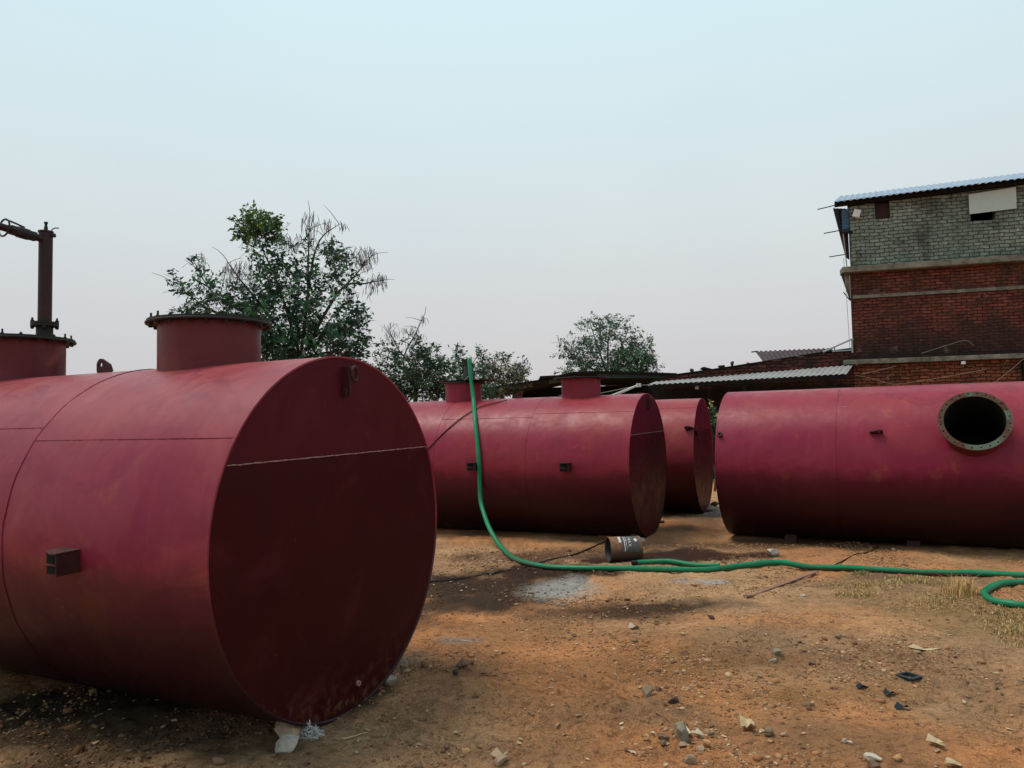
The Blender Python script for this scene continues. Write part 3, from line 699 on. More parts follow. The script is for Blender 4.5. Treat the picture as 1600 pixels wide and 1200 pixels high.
# small bosses by the rim (tank 4 left end and tank 3)
for rt, Rm, s_, th in ((t4, R4, .05, 2), ):
    a = math.radians(th); B = Rm @ Matrix.Translation((s_, 0, 0)) @ Matrix.Rotation(a, 4, 'X') @ Matrix.Translation((0, 0, R-.01))
    MB().lathe([(.008, 0), (.032, 0), (.032, .05), (.014, .05), (.014, .02)], 20).build('threaded_boss', M['bracket'], rt, True, B)
for th, r_ in ((6, .02),):
    MB().tube([(.03, 0, 0), (-.05, 0, 0)], .012, 10).build('end_plug', M['bracket'], t3, True, R3 @ Matrix.Translation((0, -.02, .78)))
# little nipple on the near tank's end plate
MB().lathe([(.004, 0), (.016, 0), (.016, .015), (.008, .015), (.008, .004)], 16, Matrix.Rotation(PI/2, 4, 'Y')).build('drain_plug', M['weld'], t1, True, R1 @ Matrix.Translation((.004, .10, -.86)))
# front feet on right tank visible under the belly are its two brackets

# standpipe on the near tank
yaw1 = TANKS[0][1]
def t1p(s, y, z): return Vector((s, y, z))
hp = 2.296
sx_, sy_ = -2.95+.20*math.cos(yaw1)*1.0, .20*-math.sin(yaw1)*1.0
sx_ = -2.95+.18; sy_ = .085
sp1 = MB().tube([(sx_, sy_, hp+.10), (sx_, sy_, hp+.795)], .0465, 28).tube([(sx_, sy_, hp+.790), (sx_, sy_, hp+.802)], .052, 28).build('standpipe', M['brownsteel'], t1, True)
MB().tube([(sx_, sy_, hp), (sx_, sy_, hp+.098)], .056, 28).build('nozzle', M['black'], sp1, True)
MB().tube([(sx_, sy_, hp+.090), (sx_, sy_, hp+.105)], .092, 28).tube([(sx_, sy_, hp+.107), (sx_, sy_, hp+.122)], .092, 28).build('pipe_flange', M['black'], sp1, True)
for k in range(4):
    a = PI*.3+k*PI/2; q = Vector((sx_+.078*math.cos(a), sy_+.078*math.sin(a), 0))
    MB().tube([q+Vector((0, 0, hp+.070)), q+Vector((0, 0, hp+.155))], .007, 8).tube([q+Vector((0, 0, hp+.122)), q+Vector((0, 0, hp+.138))], .014, 6).tube([q+Vector((0, 0, hp+.074)), q+Vector((0, 0, hp+.09))], .014, 6).build('pipe_bolt', M['black'], sp1)
MB().tube([(sx_, sy_, hp+.80), (sx_, sy_, hp+.835)], .013, 12).tube([(sx_, sy_, hp+.833), (sx_, sy_, hp+.868)], .0095, 12).tube([(sx_, sy_, hp+.858), (sx_, sy_, hp+.872)], .014, 6).build('air_valve', M['black'], sp1, True)
Ti = Matrix.Rotation(-yaw1, 4, 'Z') @ Matrix.Translation((.962, -4.357, .006))
def loc1(p): return Ti @ Vector(p)
wp = Matrix.Translation((-.962, 4.357, -.006)) @ Matrix.Rotation(yaw1, 4, 'Z') @ Vector((sx_, sy_, hp+.69))
yp = wp.y
A = loc1(aty(68, 374, yp-.02)); B = loc1(aty(-70, 333, yp-.55))
d = (B-A).normalized()
MB().tube([A, B], .026, 20).build('pipe_arm', M['brownsteel'], sp1, True)
arm_d = d; armL = (B-A).length
def armp(f): return A+(B-A)*f
c = armp(.25)
MB().tube([c-d*.055, c-d*.035, c+d*.035, c+d*.055], [.034, .040, .040, .034], 20).tube([c-d*.09, c-d*.055], .036, 6).tube([c+d*.055, c+d*.09], .036, 6).build('ball_valve', M['black'], sp1, True)
up_ = Vector((0, 0, 1))
MB().tube([c+up_*.02, c+up_*.05], .010, 10).tube([c+up_*.045-d*.01, c+up_*.055+d*.05, c+up_*.062+d*.12], .007, 8).build('valve_lever', M['black'], sp1, True)
c = armp(.47); mb = MB(); torus(mb, c, d, .062, .0065, 36, 8); mb.build('ring_clamp', M['black'], sp1, True)
E1 = loc1(aty(80, 368, yp)); rightd = (loc1(aty(100, 368, yp))-E1).normalized()
MB().tube([E1-rightd*.02, E1+rightd*.018], .012, 12).tube([E1+rightd*.018, E1+rightd*.028], .016, 12).build('gauge_tap', M['black'], sp1, True)
MB().tube([E1+up_*.008, E1+up_*.045+rightd*.006, E1+up_*.056+rightd*.025, E1+up_*.056+rightd*.055], .0045, 6).build('tap_lever', M['black'], sp1, True)

# loose sheet lid and pump elbow on the rear manhole of the middle tank
(x2, y2), yw2 = TANKS[1]
T2 = Matrix.Translation((x2, y2, 0)) @ Matrix.Rotation(yw2, 4, 'Z')
mb = MB(); mb.box((-2.86, 0, 2.292), (.95, .62, .006), Matrix.Rotation(.012, 3, 'Y'))
o = mb.build('lid_sheet', M['black'], bevel=.002); o.matrix_world = T2; tag(o, 'thin black metal sheet lying over the rear manhole of the hose tank', 'metal sheet')
mb = MB(); pts = [(-2.86, .02, 2.30), (-2.86, .02, 2.42), (-2.87, .02, 2.50), (-2.885, .01, 2.56), (-2.90, 0, 2.64)]
mb.tube(pts, [.11, .085, .055, .045, .04], 18)
o = mb.build('pump_head', M['black'], None, True); o.matrix_world = T2; tag(o, 'black conical pump head standing behind the top of the green hose', 'pump')

# ------------------------------------------------------------------ hose
def on_tank(i, u, v, off=.03):
    (x, y), yaw = TANKS[i]; A = Vector((math.cos(yaw), math.sin(yaw), 0)); Cc = Vector((x, y, 1)); d = ray(u, v); o = EYEP-Cc
    dp = d-A*d.dot(A); op = o-A*o.dot(A); rr = R+off
    a = dp.dot(dp); b = 2*dp.dot(op); c = op.dot(op)-rr*rr; D = b*b-4*a*c
    t = (-b-math.sqrt(max(D, 0)))/(2*a); return EYEP+d*t
def spline(pts, k=8):
    pts = [Vector(p) for p in pts]; out = []
    P = [2*pts[0]-pts[1]]+pts+[2*pts[-1]-pts[-2]]
    for i in range(1, len(P)-2):
        for j in range(k):
            t = j/k; a, b, c, d = P[i-1], P[i], P[i+1], P[i+2]
            out.append(.5*((2*b)+(c-a)*t+(2*a-5*b+4*c-d)*t*t+(3*b-a-3*c+d)*t**3))
    out.append(pts[-1]); return out
def g(u, v, dz=.03):
    p = gnd(u, v, .02); p.z = zg(p.x, p.y)+dz; return p
hr = .031
top = aty(733, 560, 11.75)
hp_ = [aty(737, 585, 12.0), aty(734, 566, 11.85), aty(733, 562, 11.76), aty(734, 575, 11.70), aty(737, 600, 11.62), on_tank(1, 740, 628, .04), on_tank(1, 742, 655, .033), on_tank(1, 746, 692, .033), on_tank(1, 748.5, 725, .035),
       aty(749.5, 755, 10.76), aty(751, 782, 10.70), aty(757, 805, 10.52), aty(767, 830, 10.20), g(784, 856), g(806, 872), g(850, 884), g(900, 888.5), g(960, 890.5), g(1030, 891.5), g(1100, 891), g(1160, 888),
       g(1215, 884), g(1265, 886), g(1320, 888), g(1380, 890), g(1450, 893), g(1530, 897), g(1600, 900), g(1660, 899, .03)]
lp = hp_[-1]
hp_ += [lp+Vector((.35, -.15, 0)), lp+Vector((.42, -.42, 0)), g(1650, 907), g(1600, 911), g(1565, 915), g(1542, 923), g(1538, 932), g(1552, 941), g(1580, 947), g(1610, 950), g(1680, 953), g(1760, 950)]
tag(MB().tube(spline(hp_, 7), hr, 14).build('green_hose', M['hose'], smooth=True), 'long green hose running from the middle tank across the yard', 'hose')
h2 = [g(989, 880.5), g(1010, 880), g(1045, 880.5), g(1080, 883), g(1105, 884.5), g(1125, 885.5)]
ho = MB().tube(spline(h2, 6), .027, 14, caps=False).tube([h2[0]+Vector((.02, 0, 0)), h2[0]+Vector((.03, 0, 0))], .025, 12).build('hose_offcut', M['hose'], smooth=True)
tag(ho, 'short green hose offcut lying behind the long hose beside the rusty can', 'hose')
MB().tube([h2[0]-Vector((.015, 0, 0)), h2[0]+Vector((.05, .0, 0))], .0285, 14, caps=False).build('hose_end', M['cable'], ho, True)
tag(MB().tube([aty(724, 597, 11.72), aty(730, 590, 11.72), aty(734, 587, 11.76)], .012, 8).build('hose_strap', M['hose_dull'], smooth=True), 'pale green strap bracing the hose top against the manhole', 'strap')
cb = [on_tank(1, 655, 716, .008), on_tank(1, 672, 698, .008), on_tank(1, 700, 670, .008), on_tank(1, 725, 650, .008), on_tank(1, 750, 636, .010), on_tank(1, 775, 629, .012), on_tank(1, 792, 625.5, .012)]
tag(MB().tube(spline(cb, 8), .0075, 8).build('black_cable', M['cable'], smooth=True), 'thin black cable draped over the side of the middle tank', 'cable')
for k, (o1, lb) in enumerate(((0, 'twisted black cable on the soil from the near tank to the rusty can'), (1, 'second thin cable twisted round the black ground cable'))):
    pts = []
    for j, (u, v) in enumerate(((640, 907), (669, 904), (720, 897), (780, 889), (820, 880), (860, 871), (900, 860), (940, 847), (955, 842))):
        q = g(u, v, .012); q.y += (.022*math.sin(j*1.9+k*2.4))*(1 if k else .5); pts.append(q)
    tag(MB().tube(spline(pts, 8), .008 if k == 0 else .0055, 6).build('ground_cable', M['cable'], smooth=True), lb, 'cable')

# rusty flat strip and thin wire leading on from it
a, b = gnd(1168, 932), gnd(1276, 893); a.z = zg(a.x, a.y)+.02; b.z = zg(b.x, b.y)+.015
dd = (b-a); Lb = dd.length; Mx = Matrix.Rotation(math.atan2(dd.y, dd.x), 3, 'Z')
mb = MB().box((a+b)/2, (Lb, .045, .012), Mx).box(a, (.06, .055, .018), Mx)
tag(mb.build('metal_strip', simple('rusty_strip', (.16, .085, .055), (.30, .18, .12), 14, .8), bevel=.003), 'flat rusty metal strip lying slantwise in front of the hose', 'metal strip')
pts = [g(u, v, .008) for u, v in ((1300, 884), (1318, 875), (1336, 866), (1350, 861), (1362, 856), (1372, 850))]
tag(MB().tube(spline(pts, 5), .008, 6).build('ground_wire', M['cable'], smooth=True), 'thin dark wire running from the hose to under the right tank', 'wire')

# ------------------------------------------------------------------ rusty can
def can():
    rC, L = .145, .375; a = gnd(962, 879.5); yaw = math.radians(8)
    root = thing('paint_can', 'rusty open steel can with a worn white printed label, on its side', 'can', (a.x-.07, a.y+.12, zg(a.x, a.y)-.004), yaw)
    T = Matrix.Translation((0, 0, rC)) @ Matrix.Rotation(.02, 4, 'Y')
    def ring(prof): return [(r, z) for r, z in prof]
    Tx = T @ Matrix.Rotation(PI/2, 4, 'Y')
    t = NT('rusty_can'); f = t.noise(7, 8, .7, .6); g_ = t.noise(20, 6, .6)
    c = t.ramp(f, [(.30, (.055, .03, .022)), (.48, (.17, .075, .035)), (.62, (.30, .14, .065)), (.78, (.36, .24, .15))])
    sx = t.t.nodes.new('ShaderNodeSeparateXYZ'); t.l(t.tc.outputs['Object'], sx.inputs[0])
    c = t.mix(t.ramp(sx.outputs['Z'], [(.03, .95), (.13, .75), (.19, 0.0)]), c, (.022, .013, .011))
    m = t.fin(c, .7, t.bump(g_, .5, .004))
    V = [(rC, 0), (rC+.004, .004), (rC, .009)]
    for k in range(1, 16): V.append((rC + (.0022 if k % 5 == 0 else 0), .009+(L-.018)*k/16))
    V += [(rC, L-.009), (rC+.004, L-.004), (rC, L), (rC-.006, L), (rC-.006, L-.008), (0, L-.008)]
    inner = [(0, L-.012), (rC-.004, L-.012), (rC-.004, .0), (rC, 0)]
    body = MB().lathe(inner+V[1:], 56).build('can_body', m, root, True, Tx)
    MB().lathe([(rC-.0055, .012), (rC-.0055, L-.014), (0, L-.014)], 40).build('can_inside', simple('can_inside', (.02, .025, .03), (.06, .07, .075), 8, .6), root, True, Tx)
    # label band and print wrapped on the side towards the camera
    def wrap(x, y, off):   # x along can, y up round the circumference from the camera-side middle
        th = PI/2 - y/rC   # angle from top
        return T @ Vector((x, -math.sin(th)*(rC+off), math.cos(th)*(rC+off)))
    def patch(x0, x1, y0, y1, off, name, mat, n=14, par=None, jag=0.0):
        mb = MB(); rows = []
        for k in range(n+1):
            y = y0+(y1-y0)*k/n; j0, j1 = random.uniform(-jag, jag), random.uniform(-jag, jag)
            rows.append((wrap(x0+j0, y, off), wrap(x1+j1, y, off)))
        for k in range(n): mb.add([rows[k][0], rows[k][1], rows[k+1][1], rows[k+1][0]], [(0, 1, 2, 3)])
        return mb.build(name, mat, par or root)
    lab = patch(.14, .335, -.01, .225, .0035, 'can_label', simple('dark_label', (.045, .042, .040), (.11, .095, .085), 12, .6), jag=.006, n=24)
    white = simple('label_print', (.42, .42, .42), (.66, .66, .66), 40, .7)
    patch(.10, .128, .10, .20, .0045, 'label_stripe', white, par=lab, jag=.006)
    patch(.160, .170, .00, .19, .0052, 'label_stripe', white, par=lab, jag=.002); patch(.182, .187, .02, .18, .0052, 'label_stripe', white, par=lab, jag=.0015)
    # letters run down round the can
    cu = bpy.data.curves.new('print', 'FONT'); cu.body = 'MAX'; cu.size = .056; cu.extrude = 0; cu.space_character = 1.12
    to = bpy.data.objects.new('print', cu); C.objects.link(to); dg = bpy.context.evaluated_depsgraph_get()
    me = bpy.data.meshes.new_from_object(to.evaluated_get(dg)); bpy.data.objects.remove(to)
    bm = bmesh.new(); bm.from_mesh(me); bmesh.ops.subdivide_edges(bm, edges=bm.edges, cuts=2); bmesh.ops.triangulate(bm, faces=bm.faces)
    for v in bm.verts: v.co = wrap(.205+v.co.y, .175-v.co.x, .0055)
    bm.to_mesh(me); bm.free(); me.name = 'label_letters'; me.materials.clear(); me.materials.append(white)
    o = bpy.data.objects.new('label_letters', me); C.objects.link(o); o.parent = lab
    mb = MB(); q = [(0, 1), (.22, .25), (1, 0), (.22, -.25), (0, -1), (-.22, -.25), (-1, 0), (-.22, .25)]
    mb.add([wrap(  .300, .135, .0058)]+[wrap(  .300+.024*a_, .135+.030*b_, .0058) for a_, b_ in [(c1*1.0, d1*1.0) for c1, d1 in [(0, 1), (.5, .5), (1, 0), (.5, -.5), (0, -1), (-.5, -.5), (-1, 0), (-.5, .5)]]], [(0, k, k % 8+1) for k in range(1, 9)])
    mb.build('label_emblem', white, lab)
can()

# ------------------------------------------------------------------ dry grass
def grass(name, label, spots, n, hmin, hmax, kind, cols, cat, spread=1.0):
    V = []; Fq = []; col = []
    for _ in range(n):
        u, v, ru, rv = random.choice(spots); a = random.uniform(0, 2*PI); r = random.random()**.7
        p = gnd(u+ru*r*math.cos(a), v+rv*r*math.sin(a)); z = zg(p.x, p.y)
        h = random.uniform(hmin, hmax)*(1-.5*r); ln = random.uniform(0, 2*PI); bend = random.uniform(.3, 1.3)*spread
        d = Vector((math.cos(ln), math.sin(ln), 0)); w = Vector((-d.y, d.x, 0))*random.uniform(.0012, .003)
        b0 = Vector((p.x, p.y, z-.004)); b1 = b0+Vector((0, 0, h*.6))+d*h*.25*bend; b2 = b0+Vector((0, 0, h*(1.0-.25*bend)))+d*h*.75*bend
        b = len(V); V += [b0-w, b0+w, b1+w*.8, b1-w*.8, b2+w*.2, b2-w*.2]; Fq += [(b, b+1, b+2, b+3), (b+3, b+2, b+4, b+5)]
        c = random.choice(cols); k = random.uniform(.7, 1.15); col += [[c[0]*k, c[1]*k, c[2]*k]]*6
    t = NT(name+'_blades'); m = t.fin(attr_color(t), .8, None, 0, .2)
    tag(np_mesh(name, [tuple(v) for v in V], Fq, m, None, np.array(col)), label, cat, kind=kind)
straw = [(.50, .32, .12), (.60, .42, .19), (.38, .24, .09), (.26, .19, .07)]
grass('dry_grass', 'short yellow dry grass growing through the dirt at the right', [(1470, 945, 80, 20), (1570, 965, 50, 25), (1590, 985, 40, 25), (1350, 915, 60, 10), (1420, 905, 60, 8), (1340, 928, 40, 6)], 5200, .015, .06, 'stuff', straw+[(.12, .13, .05)], 'grass', 1.4)
grass('grass_tuft', 'tall straw coloured grass tuft left of the hose loop', [(1500, 932, 26, 8), (1515, 928, 14, 5), (1490, 925, 20, 6)], 420, .10, .26, 'thing', straw[:3], 'grass', 1.0)
grass('grass_tuft', 'small green and straw tuft right under the hose in front of the right tank', [(1345, 896, 18, 3)], 240, .02, .07, 'thing', [(.25, .24, .09), (.38, .31, .14), (.12, .15, .05)], 'grass', 1.2)

# ------------------------------------------------------------------ trees
def leaf_mat(name):
    t = NT(name); c = attr_color(t)
    f = t.noise(1.6, 4, .6); c = t.mix(t.ramp(f, [(.35, .5), (.65, 0.0)]), c, (.012, .02, .015))
    tr = t.t.nodes.new('ShaderNodeBsdfTranslucent'); t.l(c, tr.inputs[0]); mx = t.t.nodes.new('ShaderNodeMixShader'); mx.inputs[0].default_value = .25
    t.fin(c, .55, None, 0, .3); t.l(t.b.outputs[0], mx.inputs[1]); t.l(tr.outputs[0], mx.inputs[2]); t.l(mx.outputs[0], t.out.inputs[0]); return t.m
LEAF = leaf_mat('foliage')
BARK = simple('bark', (.035, .028, .022), (.09, .075, .06), 10, .9, .6, .01)
def tree(name, label, y, base_u, blobs, limbs, leaf=.09, density=.07, pods=(), podn=70, pal=None, depth=.8, trunk_r=.12, cat='tree', extra=None, twig_col=BARK, group='trees standing behind the tanks'):
    rs = random.Random(hash(label) % 1000 if False else int(base_u)+3)
    k = y/FPX; bx = aty(base_u, 640, y).x
    root = thing(name, label, cat, (bx, y, 0), 0, group)
    off = Vector((bx, y, 0))
    def L(u, v, dy=0): return aty(u, v, y+dy)-off
    fork = L(base_u, limbs[0][0][1] if limbs else 600)
    # trunk
    f0 = fork.copy(); pts = [Vector((0, 0, -.1)), f0*.35+Vector((.05, 0, 0)), f0*.7+Vector((-.04, .03, 0)), f0]
    MB().tube(spline(pts, 5), trunk_r, 10, taper=trunk_r*.6).build('trunk', BARK, root, True)
    for li, lm in enumerate(limbs):
        dy0 = rs.uniform(-depth, depth)*.6
        pts = [f0]+[L(u, v, dy0*(j+1)/len(lm)) for j, (u, v) in enumerate(lm[1:])]
        r0 = trunk_r*.32
        mb = MB().tube(spline(pts, 5), r0, 7, taper=.007)
        # side twigs
        sp_ = spline(pts, 5)
        for q in sp_[len(sp_)//3::2]:
            dirn = Vector((rs.gauss(0, 1), rs.gauss(0, .6), rs.uniform(0, 1.1))).normalized()*rs.uniform(.2, .6)
            mb.tube([q, q+dirn*.5+Vector((0, 0, .03)), q+dirn], .009, 4, taper=.003)
        mb.build('limb', BARK, root, True)
    def leaves(blobs, pal, nm, lf, dens, lab=None):
        V = []; Fq = []; col = []; tw = MB()
        for (u, v, ru, rv, dmul) in blobs:
            n = int(PI*ru*rv*dens*dmul*3.0); ns = max(1, n//11)
            ctr = L(u, v)
            for s_ in range(ns):
                a = rs.uniform(0, 2*PI); r = math.sqrt(rs.random())
                sc = L(u+ru*r*math.cos(a), v+rv*r*math.sin(a), rs.gauss(0, 1)*depth*.5*min(1, ru/40))
                ax = (sc-ctr); ax.z += .15; ax = ax.normalized() if ax.length > .01 else Vector((0, 0, 1))
                ax = (ax+Vector((rs.gauss(0, .5), rs.gauss(0, .5), rs.gauss(0, .4)))).normalized(); ln = lf*rs.uniform(1.4, 3.0)
                tw.tube([sc-ax*ln*1.2, sc, sc+ax*ln], .0045, 3, caps=False)
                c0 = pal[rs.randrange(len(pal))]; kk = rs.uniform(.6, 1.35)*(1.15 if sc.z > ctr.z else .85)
                for m_ in range(11):
                    q = sc+ax*ln*(m_/11)+Vector((rs.gauss(0, 1), rs.gauss(0, 1), rs.gauss(0, 1)))*lf*.28
                    d = (ax*.6+Vector((rs.gauss(0, .8), rs.gauss(0, .8), rs.gauss(-.45, .6)))).normalized(); w = d.cross(Vector((rs.gauss(0, 1), rs.gauss(0, 1), rs.gauss(0, 1)))).normalized()
                    l_ = lf*rs.uniform(.6, 1.25); ww = l_*rs.uniform(.18, .28); nn = d.cross(w)
                    b = len(V); V += [q, q+d*l_*.45+w*ww, q+d*l_-nn*l_*.1, q+d*l_*.45-w*ww]; Fq.append((b, b+1, b+2, b+3))
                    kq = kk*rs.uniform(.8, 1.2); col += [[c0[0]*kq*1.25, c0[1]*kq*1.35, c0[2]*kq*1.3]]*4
        if V:
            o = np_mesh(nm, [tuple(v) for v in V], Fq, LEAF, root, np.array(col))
            if lab: o['label'] = lab
            tw.build('twigs', BARK, root)['kind'] = 'stuff'
    leaves(blobs, pal, 'crown', leaf, density)
    if extra: leaves(extra[0], extra[1], 'creeper', leaf*.95, density*(2.0 if pods and len(pods) > 8 else 1.1), extra[2])
    if pods:
        V = []; Fq = []; tw = MB()
        for (u, v, ru, rv, dm) in pods:
            ctr = L(u, v+rv)
            for _ in range(int(podn*dm*ru*rv/400)):
                a = rs.uniform(0, 2*PI); r = math.sqrt(rs.random()); q = L(u+ru*r*math.cos(a), v+rv*r*math.sin(a), rs.gauss(0, .25))
                l_ = rs.uniform(.10, .2)*leaf/.09; d = Vector((rs.gauss(0, .25), rs.gauss(0, .2), -1)).normalized()*l_; w = Vector((1, 0, 0))*rs.uniform(.004, .007)*leaf/.09
                md = q+d*.5+Vector((rs.gauss(0, .012), 0, 0))
                b = len(V); V += [q-w*.3, q+w*.3, md+w, md-w, q+d+w*.2, q+d-w*.2]; Fq += [(b, b+1, b+2, b+3), (b+3, b+2, b+4, b+5)]
                if rs.random() < .3: tw.tube([q, q.lerp(ctr, .35)+Vector((0, 0, .04)), q.lerp(ctr, .9)], .0045, 3, caps=False)
        tw_=np_mesh('seed_pods', [tuple(v) for v in V], Fq, simple('dry_pods', (.07, .068, .066), (.15, .145, .14), 20, .9), root)
        tw_['kind'] = 'stuff'; tw.build('bare_twigs', BARK, root)['kind'] = 'stuff'
    return root
DG = [(.025, .085, .050), (.04, .13, .06), (.018, .05, .036), (.06, .155, .065), (.035, .075, .045)]
tree('pod_tree', 'largest tree, dark green with bare pod twigs, behind the nearest tank', 18, 470,
     [(455, 440, 52, 34, 1.0), (440, 490, 58, 36, 1.1), (505, 495, 52, 40, 1.0), (480, 545, 80, 32, 1.35), (540, 535, 28, 34, 1.0), (405, 520, 34, 42, 1.1), (515, 425, 40, 24, .8), (430, 400, 32, 26, .45),
      (480, 590, 100, 28, 1.3), (560, 505, 14, 22, .7), (558, 560, 24, 12, .6), (495, 395, 30, 18, .45), (325, 455, 17, 16, 1.0), (310, 425, 8, 16, .9), (298, 408, 5, 12, .8), (282, 452, 18, 8, .9), (266, 437, 9, 8, .8), (335, 480, 36, 14, 1.0),
      (300, 482, 26, 7, .8), (356, 448, 10, 10, 1.1), (390, 425, 10, 12, .5), (375, 475, 26, 22, .8), (520, 392, 12, 12, .8), (350, 520, 80, 34, 1.0), (544, 448, 12, 8, .7), (470, 380, 30, 12, .25), (400, 455, 20, 25, .8)],
     [[(470, 560), (480, 470), (482, 400), (484, 330)], [(470, 560), (485, 430), (500, 375), (530, 350)], [(470, 560), (440, 460), (415, 400), (398, 365)], [(470, 560), (520, 470), (555, 430), (580, 400)], [(470, 560), (530, 455), (570, 443), (600, 438)],
      [(470, 560), (390, 510), (330, 485), (268, 440)], [(470, 560), (400, 500), (335, 460), (298, 400)], [(470, 560), (410, 480), (370, 430), (350, 400)], [(470, 560), (420, 540), (340, 520)], [(470, 560), (520, 550), (560, 560)]],
     leaf=.125, density=.066, depth=.9, pal=DG,
     pods=[(484, 345, 15, 18, 1.0), (512, 350, 12, 12, .9), (535, 348, 8, 6, 1.2), (375, 418, 28, 14, 1.0), (355, 430, 10, 20, .7), (462, 375, 38, 12, 1.0), (565, 400, 26, 18, 1.3), (590, 436, 16, 12, 1.2), (520, 385, 18, 10, 1.0), (318, 405, 6, 16, 1.0), (545, 455, 18, 10, .7), (578, 450, 12, 14, .5), (390, 440, 18, 16, .6)],
     extra=([(388, 345, 16, 12, 1.3), (415, 352, 20, 12, 1.5), (400, 368, 26, 12, .9), (430, 365, 10, 18, .9), (385, 372, 9, 16, .6), (392, 400, 5, 20, .35)], [(.07, .15, .022), (.04, .10, .022), (.09, .17, .025), (.02, .055, .02)], 'bright green creeper capping the top left limb'), trunk_r=.13)
tree('pod_tree', 'mid green tree with a bare forked top, right of the largest tree', 21, 650,
     [(650, 580, 42, 32, 1.1), (615, 598, 36, 22, 1.2), (682, 590, 22, 28, 1.1), (640, 550, 26, 20, .6), (605, 548, 14, 14, .6), (675, 555, 14, 12, .9), (660, 612, 45, 14, 1.3), (600, 570, 16, 14, .6), (700, 605, 18, 16, 1.1)],
     [[(650, 610), (640, 570), (622, 545), (608, 515)], [(650, 610), (630, 565), (650, 520), (664, 490)], [(650, 610), (670, 580), (685, 560)]],
     leaf=.11, density=.12, pal=[(.03, .075, .045), (.04, .10, .045), (.05, .075, .035), (.025, .055, .04)], pods=[(610, 515, 14, 14, 1.0), (640, 515, 14, 10, 1.2), (662, 498, 6, 8, 1.5), (655, 525, 10, 8, 1.0)], trunk_r=.1)
tree('leafy_tree', 'small dark tree with upright shoots directly behind the hose top', 22, 725,
     [(728, 590, 26, 20, 1.0), (712, 580, 16, 14, .8), (716, 556, 7, 10, .9), (712, 549, 4, 5, 1.2), (722, 568, 12, 10, .6), (745, 557, 10, 7, .8), (750, 550, 6, 4, 1.0), (745, 580, 14, 14, .8), (735, 610, 36, 12, 1.2)],
     [[(725, 610), (718, 575), (711, 548)], [(725, 610), (738, 570), (752, 548)]], leaf=.105, density=.14, pal=DG[:4], trunk_r=.06, depth=.5)
tree('leafy_tree', 'olive brown round tree left of the low shed roof', 24, 785,
     [(785, 585, 32, 22, 1.15), (765, 580, 14, 18, .9), (800, 597, 24, 12, 1.1), (760, 612, 30, 12, 1.2), (785, 612, 22, 10, 1.0)],
     [[(785, 615), (775, 590), (765, 570)], [(785, 615), (795, 585), (790, 560)], [(785, 615), (810, 590), (820, 570)]], leaf=.09, density=.19, pal=[(.12, .12, .055), (.15, .14, .075), (.09, .09, .045)],
     extra=([(782, 560, 14, 5, 1.0), (818, 572, 9, 8, 1.0), (810, 582, 12, 9, .8), (765, 563, 6, 4, .9)], DG, 'darker green shoots rimming the olive crown'), trunk_r=.08)
tree('leafy_tree', 'hazy domed tree standing alone behind the shed roofs', 31, 950,
     [(950, 555, 56, 30, .8), (985, 565, 34, 18, 1.2), (905, 555, 26, 26, .6), (930, 520, 32, 18, .45), (965, 515, 30, 16, .45), (1000, 545, 18, 22, .6), (950, 585, 78, 12, 1.0), (1015, 572, 12, 12, .8), (880, 545, 10, 12, .4), (945, 500, 24, 8, .35)],
     [[(950, 590), (935, 545), (920, 500)], [(950, 590), (950, 540), (955, 495)], [(950, 590), (970, 545), (985, 505)], [(950, 590), (990, 560), (1010, 535)], [(950, 590), (900, 560), (878, 530)]], leaf=.13, density=.19,
     pal=[(.075, .12, .08), (.06, .14, .065), (.09, .15, .085), (.07, .10, .08)], trunk_r=.16, depth=1.3,
     extra=([(990, 562, 24, 16, .8)], [(.05, .16, .05), (.07, .19, .06)], 'brighter green patch at the right of the crown'), pods=[(930, 505, 34, 14, .9), (965, 502, 24, 12, .9), (890, 530, 14, 18, .6), (1005, 530, 12, 14, .6)], podn=40)
tree('yellow_bush', 'bush with yellow leaves seen in the gap between the rear and right tanks', 17.5, 1112,
     [(1110, 640, 7, 10, .6), (1115, 655, 5, 8, .5)], [[(1112, 690), (1110, 665), (1109, 640)]], leaf=.07, density=.10, pal=[(.55, .42, .10), (.62, .55, .25), (.40, .30, .08)], trunk_r=.03, depth=.2, cat='bush', group=None,
     extra=([(1112, 665, 14, 22, 1.2)], DG, 'dark lower leaves'))

